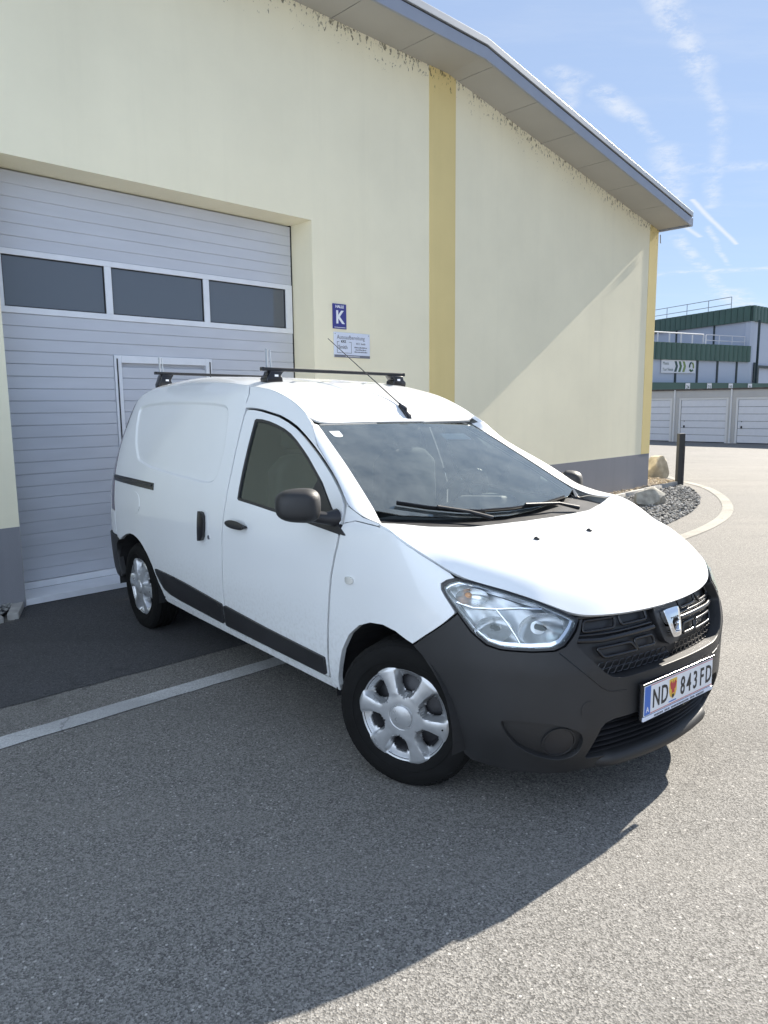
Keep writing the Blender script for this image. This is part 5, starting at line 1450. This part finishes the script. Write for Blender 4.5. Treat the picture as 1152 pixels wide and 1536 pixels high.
an = MB().tube([(-.945, .08, 1.555), (-1.713, .081, 2.012)], [.0042, .0022], 8).build('aerial', MT['plastic'], van, smooth=60, fn=BODY)
mb = MB(); mb.prism([(-.995, roof(-.96, .08) - .03), (-.915, roof(-.92, .08) - .012), (-.925, roof(-.93, .08) + .016), (-.965, roof(-.96, .08) + .03), (-1.0, roof(-.99, .08) + .02)], .060, .102, 'xz'); mb.build('aerial_base', MT['gloss_black'], an, bevel=.008, smooth=60, fn=BODY)
MB().tube([(-.952, .08, 1.557), (-1.01, .08, 1.594)], [.010, .006], 10).build('aerial_joint', MT['gloss_black'], an, smooth=60, fn=BODY)
# ---- wheels
def make_wheel():
    # axis along local -Y (outer face at -Y), centre at the origin
    tread = [(-.060, .186), (-.072, .190), (-.080, .200), (-.088, .222), (-.0935, .250), (-.0915, .272), (-.086, .288), (-.076, .3005), (-.066, .3065), (-.064, .3075)]
    for a in (-.050, -.017, .017, .050): tread += [(a - .007, .3098), (a - .0055, .3035), (a + .0055, .3035), (a + .007, .3098)]
    tread += [(.064, .3075), (.076, .3005), (.086, .288), (.0935, .250), (.080, .200), (.060, .186)]
    w = bpy.data.objects.new('wheel', None)
    ty = MB().lathe(tread, 96).build('tyre', MT['rubber'], w, smooth=28)
    # shoulder blocks
    mb = MB()
    for k in range(60):
        for sg in (-1, 1):
            g0 = 2 * math.pi * (k + .15) / 60; g1 = 2 * math.pi * (k + .80) / 60; tw = .03 * sg
            q = []
            for g, yy in ((g0, .0585), (g1, .0585), (g1 + tw, .084), (g0 + tw, .084)):
                for r in ((.300, .3112) if yy < .06 else (.280, .2945)): q.append((r * math.cos(g), sg * yy, r * math.sin(g)))
            mb.add(q, [(0, 2, 3, 1), (2, 4, 5, 3), (4, 6, 7, 5), (6, 0, 1, 7), (1, 3, 5, 7)])
    tag(mb.build('tread_block', MT['rubber'], ty), kind='stuff')
    tb = MB().lathe([(-.0925, .231), (-.0945, .233), (-.0945, .236), (-.0925, .238)], 96).lathe([(-.0905, .262), (-.0925, .264), (-.0905, .266)], 96); tb.build('sidewall_ridge', MT['rubber'], ty, smooth=60)
    MB().lathe([(-.035, .04), (-.030, .09), (-.022, .12), (-.010, .155), (-.045, .172), (-.060, .190)], 48).build('steel_rim', MT['steel'], w, smooth=40)
    MB().lathe([(.02, .0), (.02, .125), (.0, .128), (-.0, .0)], 40).build('brake_disc', MT['steel'], w)
    # trim: polar grid with six spokes
    Rr = .2095; rad = [0, .06, .12, .18, .225, .245, .255, .27, .30, .34, .38, .42, .45, .48, .51, .54, .57, .60, .63, .66, .69, .72, .75, .78, .81, .84, .87, .90, .93, .955, .975, .99, 1.0]
    NA = 6 * 36; V, Fc = [], []
    def height(rn, ph):
        # ph: angle from the nearest spoke axis in degrees (0..30)
        base = .020 - .010 * rn * rn
        if rn < .245: return base + .008 * (1 - (rn / .245) ** 2) + .002
        if rn < .262: return base - .003
        r_ = rn * Rr
        hw = math.degrees(math.atan2(.0225 + .010 * sstep(.62, .98, rn), r_))
        hw += 22 * sstep(.50, .36, rn)                        # hub plate
        hw = min(hw, 30)
        t = 0 if hw >= 29.9 else max(0, (abs(ph) - hw) / (30 - hw))
        dep = .042 * sstep(1.0, .76, rn) * sstep(.38, .49, rn)
        wall = sstep(0, .30, t)
        crown = .003 * (1 - min(1, abs(ph) / max(hw, 1e-3)) ** 2) * sstep(.40, .5, rn)
        sp = base - .004 * sstep(.3, .55, rn) + crown - .006 * sstep(.93, 1.0, rn)
        return sp - dep * wall
    for rn in rad:
        for k in range(NA):
            g = 2 * math.pi * k / NA; ph = ((math.degrees(g) + 30) % 60) - 30
            V.append((rn * Rr * math.cos(g), -(.078 + height(rn, ph)), rn * Rr * math.sin(g)))
    for j in range(len(rad) - 1):
        rn = (rad[j] + rad[j + 1]) / 2
        for k in range(NA):
            ph = ((math.degrees(2 * math.pi * (k + .5) / NA) + 30) % 60) - 30; r_ = rn * Rr
            hw = math.degrees(math.atan2(.0225 + .010 * sstep(.62, .98, rn), r_)); t = max(0, (abs(ph) - hw) / max(1e-3, 30 - hw))
            if .475 < rn < .80 and t > .28 + .30 * sstep(.74, .80, rn) + .30 * sstep(.55, .475, rn): continue
            Fc.append((j * NA + k, j * NA + (k + 1) % NA, (j + 1) * NA + (k + 1) % NA, (j + 1) * NA + k))
    n0 = len(V); j = len(rad) - 1
    for k in range(NA): g = 2 * math.pi * k / NA; V.append((Rr * math.cos(g) * .985, -.070, Rr * math.sin(g) * .985))
    for k in range(NA): Fc.append((j * NA + k, j * NA + (k + 1) % NA, n0 + (k + 1) % NA, n0 + k))
    tr = MB().add(V, Fc).build('wheel_trim', MT['alloy'], w, smooth=20)
    md = tr.modifiers.new('thickness', 'SOLIDIFY'); md.thickness = .004; md.offset = -1
    MB().tube([(.178, -.070, .0), (.182, -.092, .004)], .004, 6).build('valve', MT['rubber'], w)
    return w
wheel = make_wheel()
COL.objects.link(wheel)
SPOTS = [(0.0, -.745, 22.5, 1, 8), (0.0, .745, 22.5, -1, 20), (-2.81, -.742, 0, 1, 3), (-2.81, .742, 0, -1, 40)]
for i, (x, y, steer, s, spin) in enumerate(SPOTS):
    w = wheel if i == 0 else copy_tree(wheel)
    w.parent = van
    off = .075
    w.location = (x + off * math.sin(R(steer)) * s, y, .3085)
    w.rotation_euler = (R(0), R(spin), R(steer) + (0 if s > 0 else math.pi))
    w.rotation_mode = 'YXZ' if False else 'XYZ'
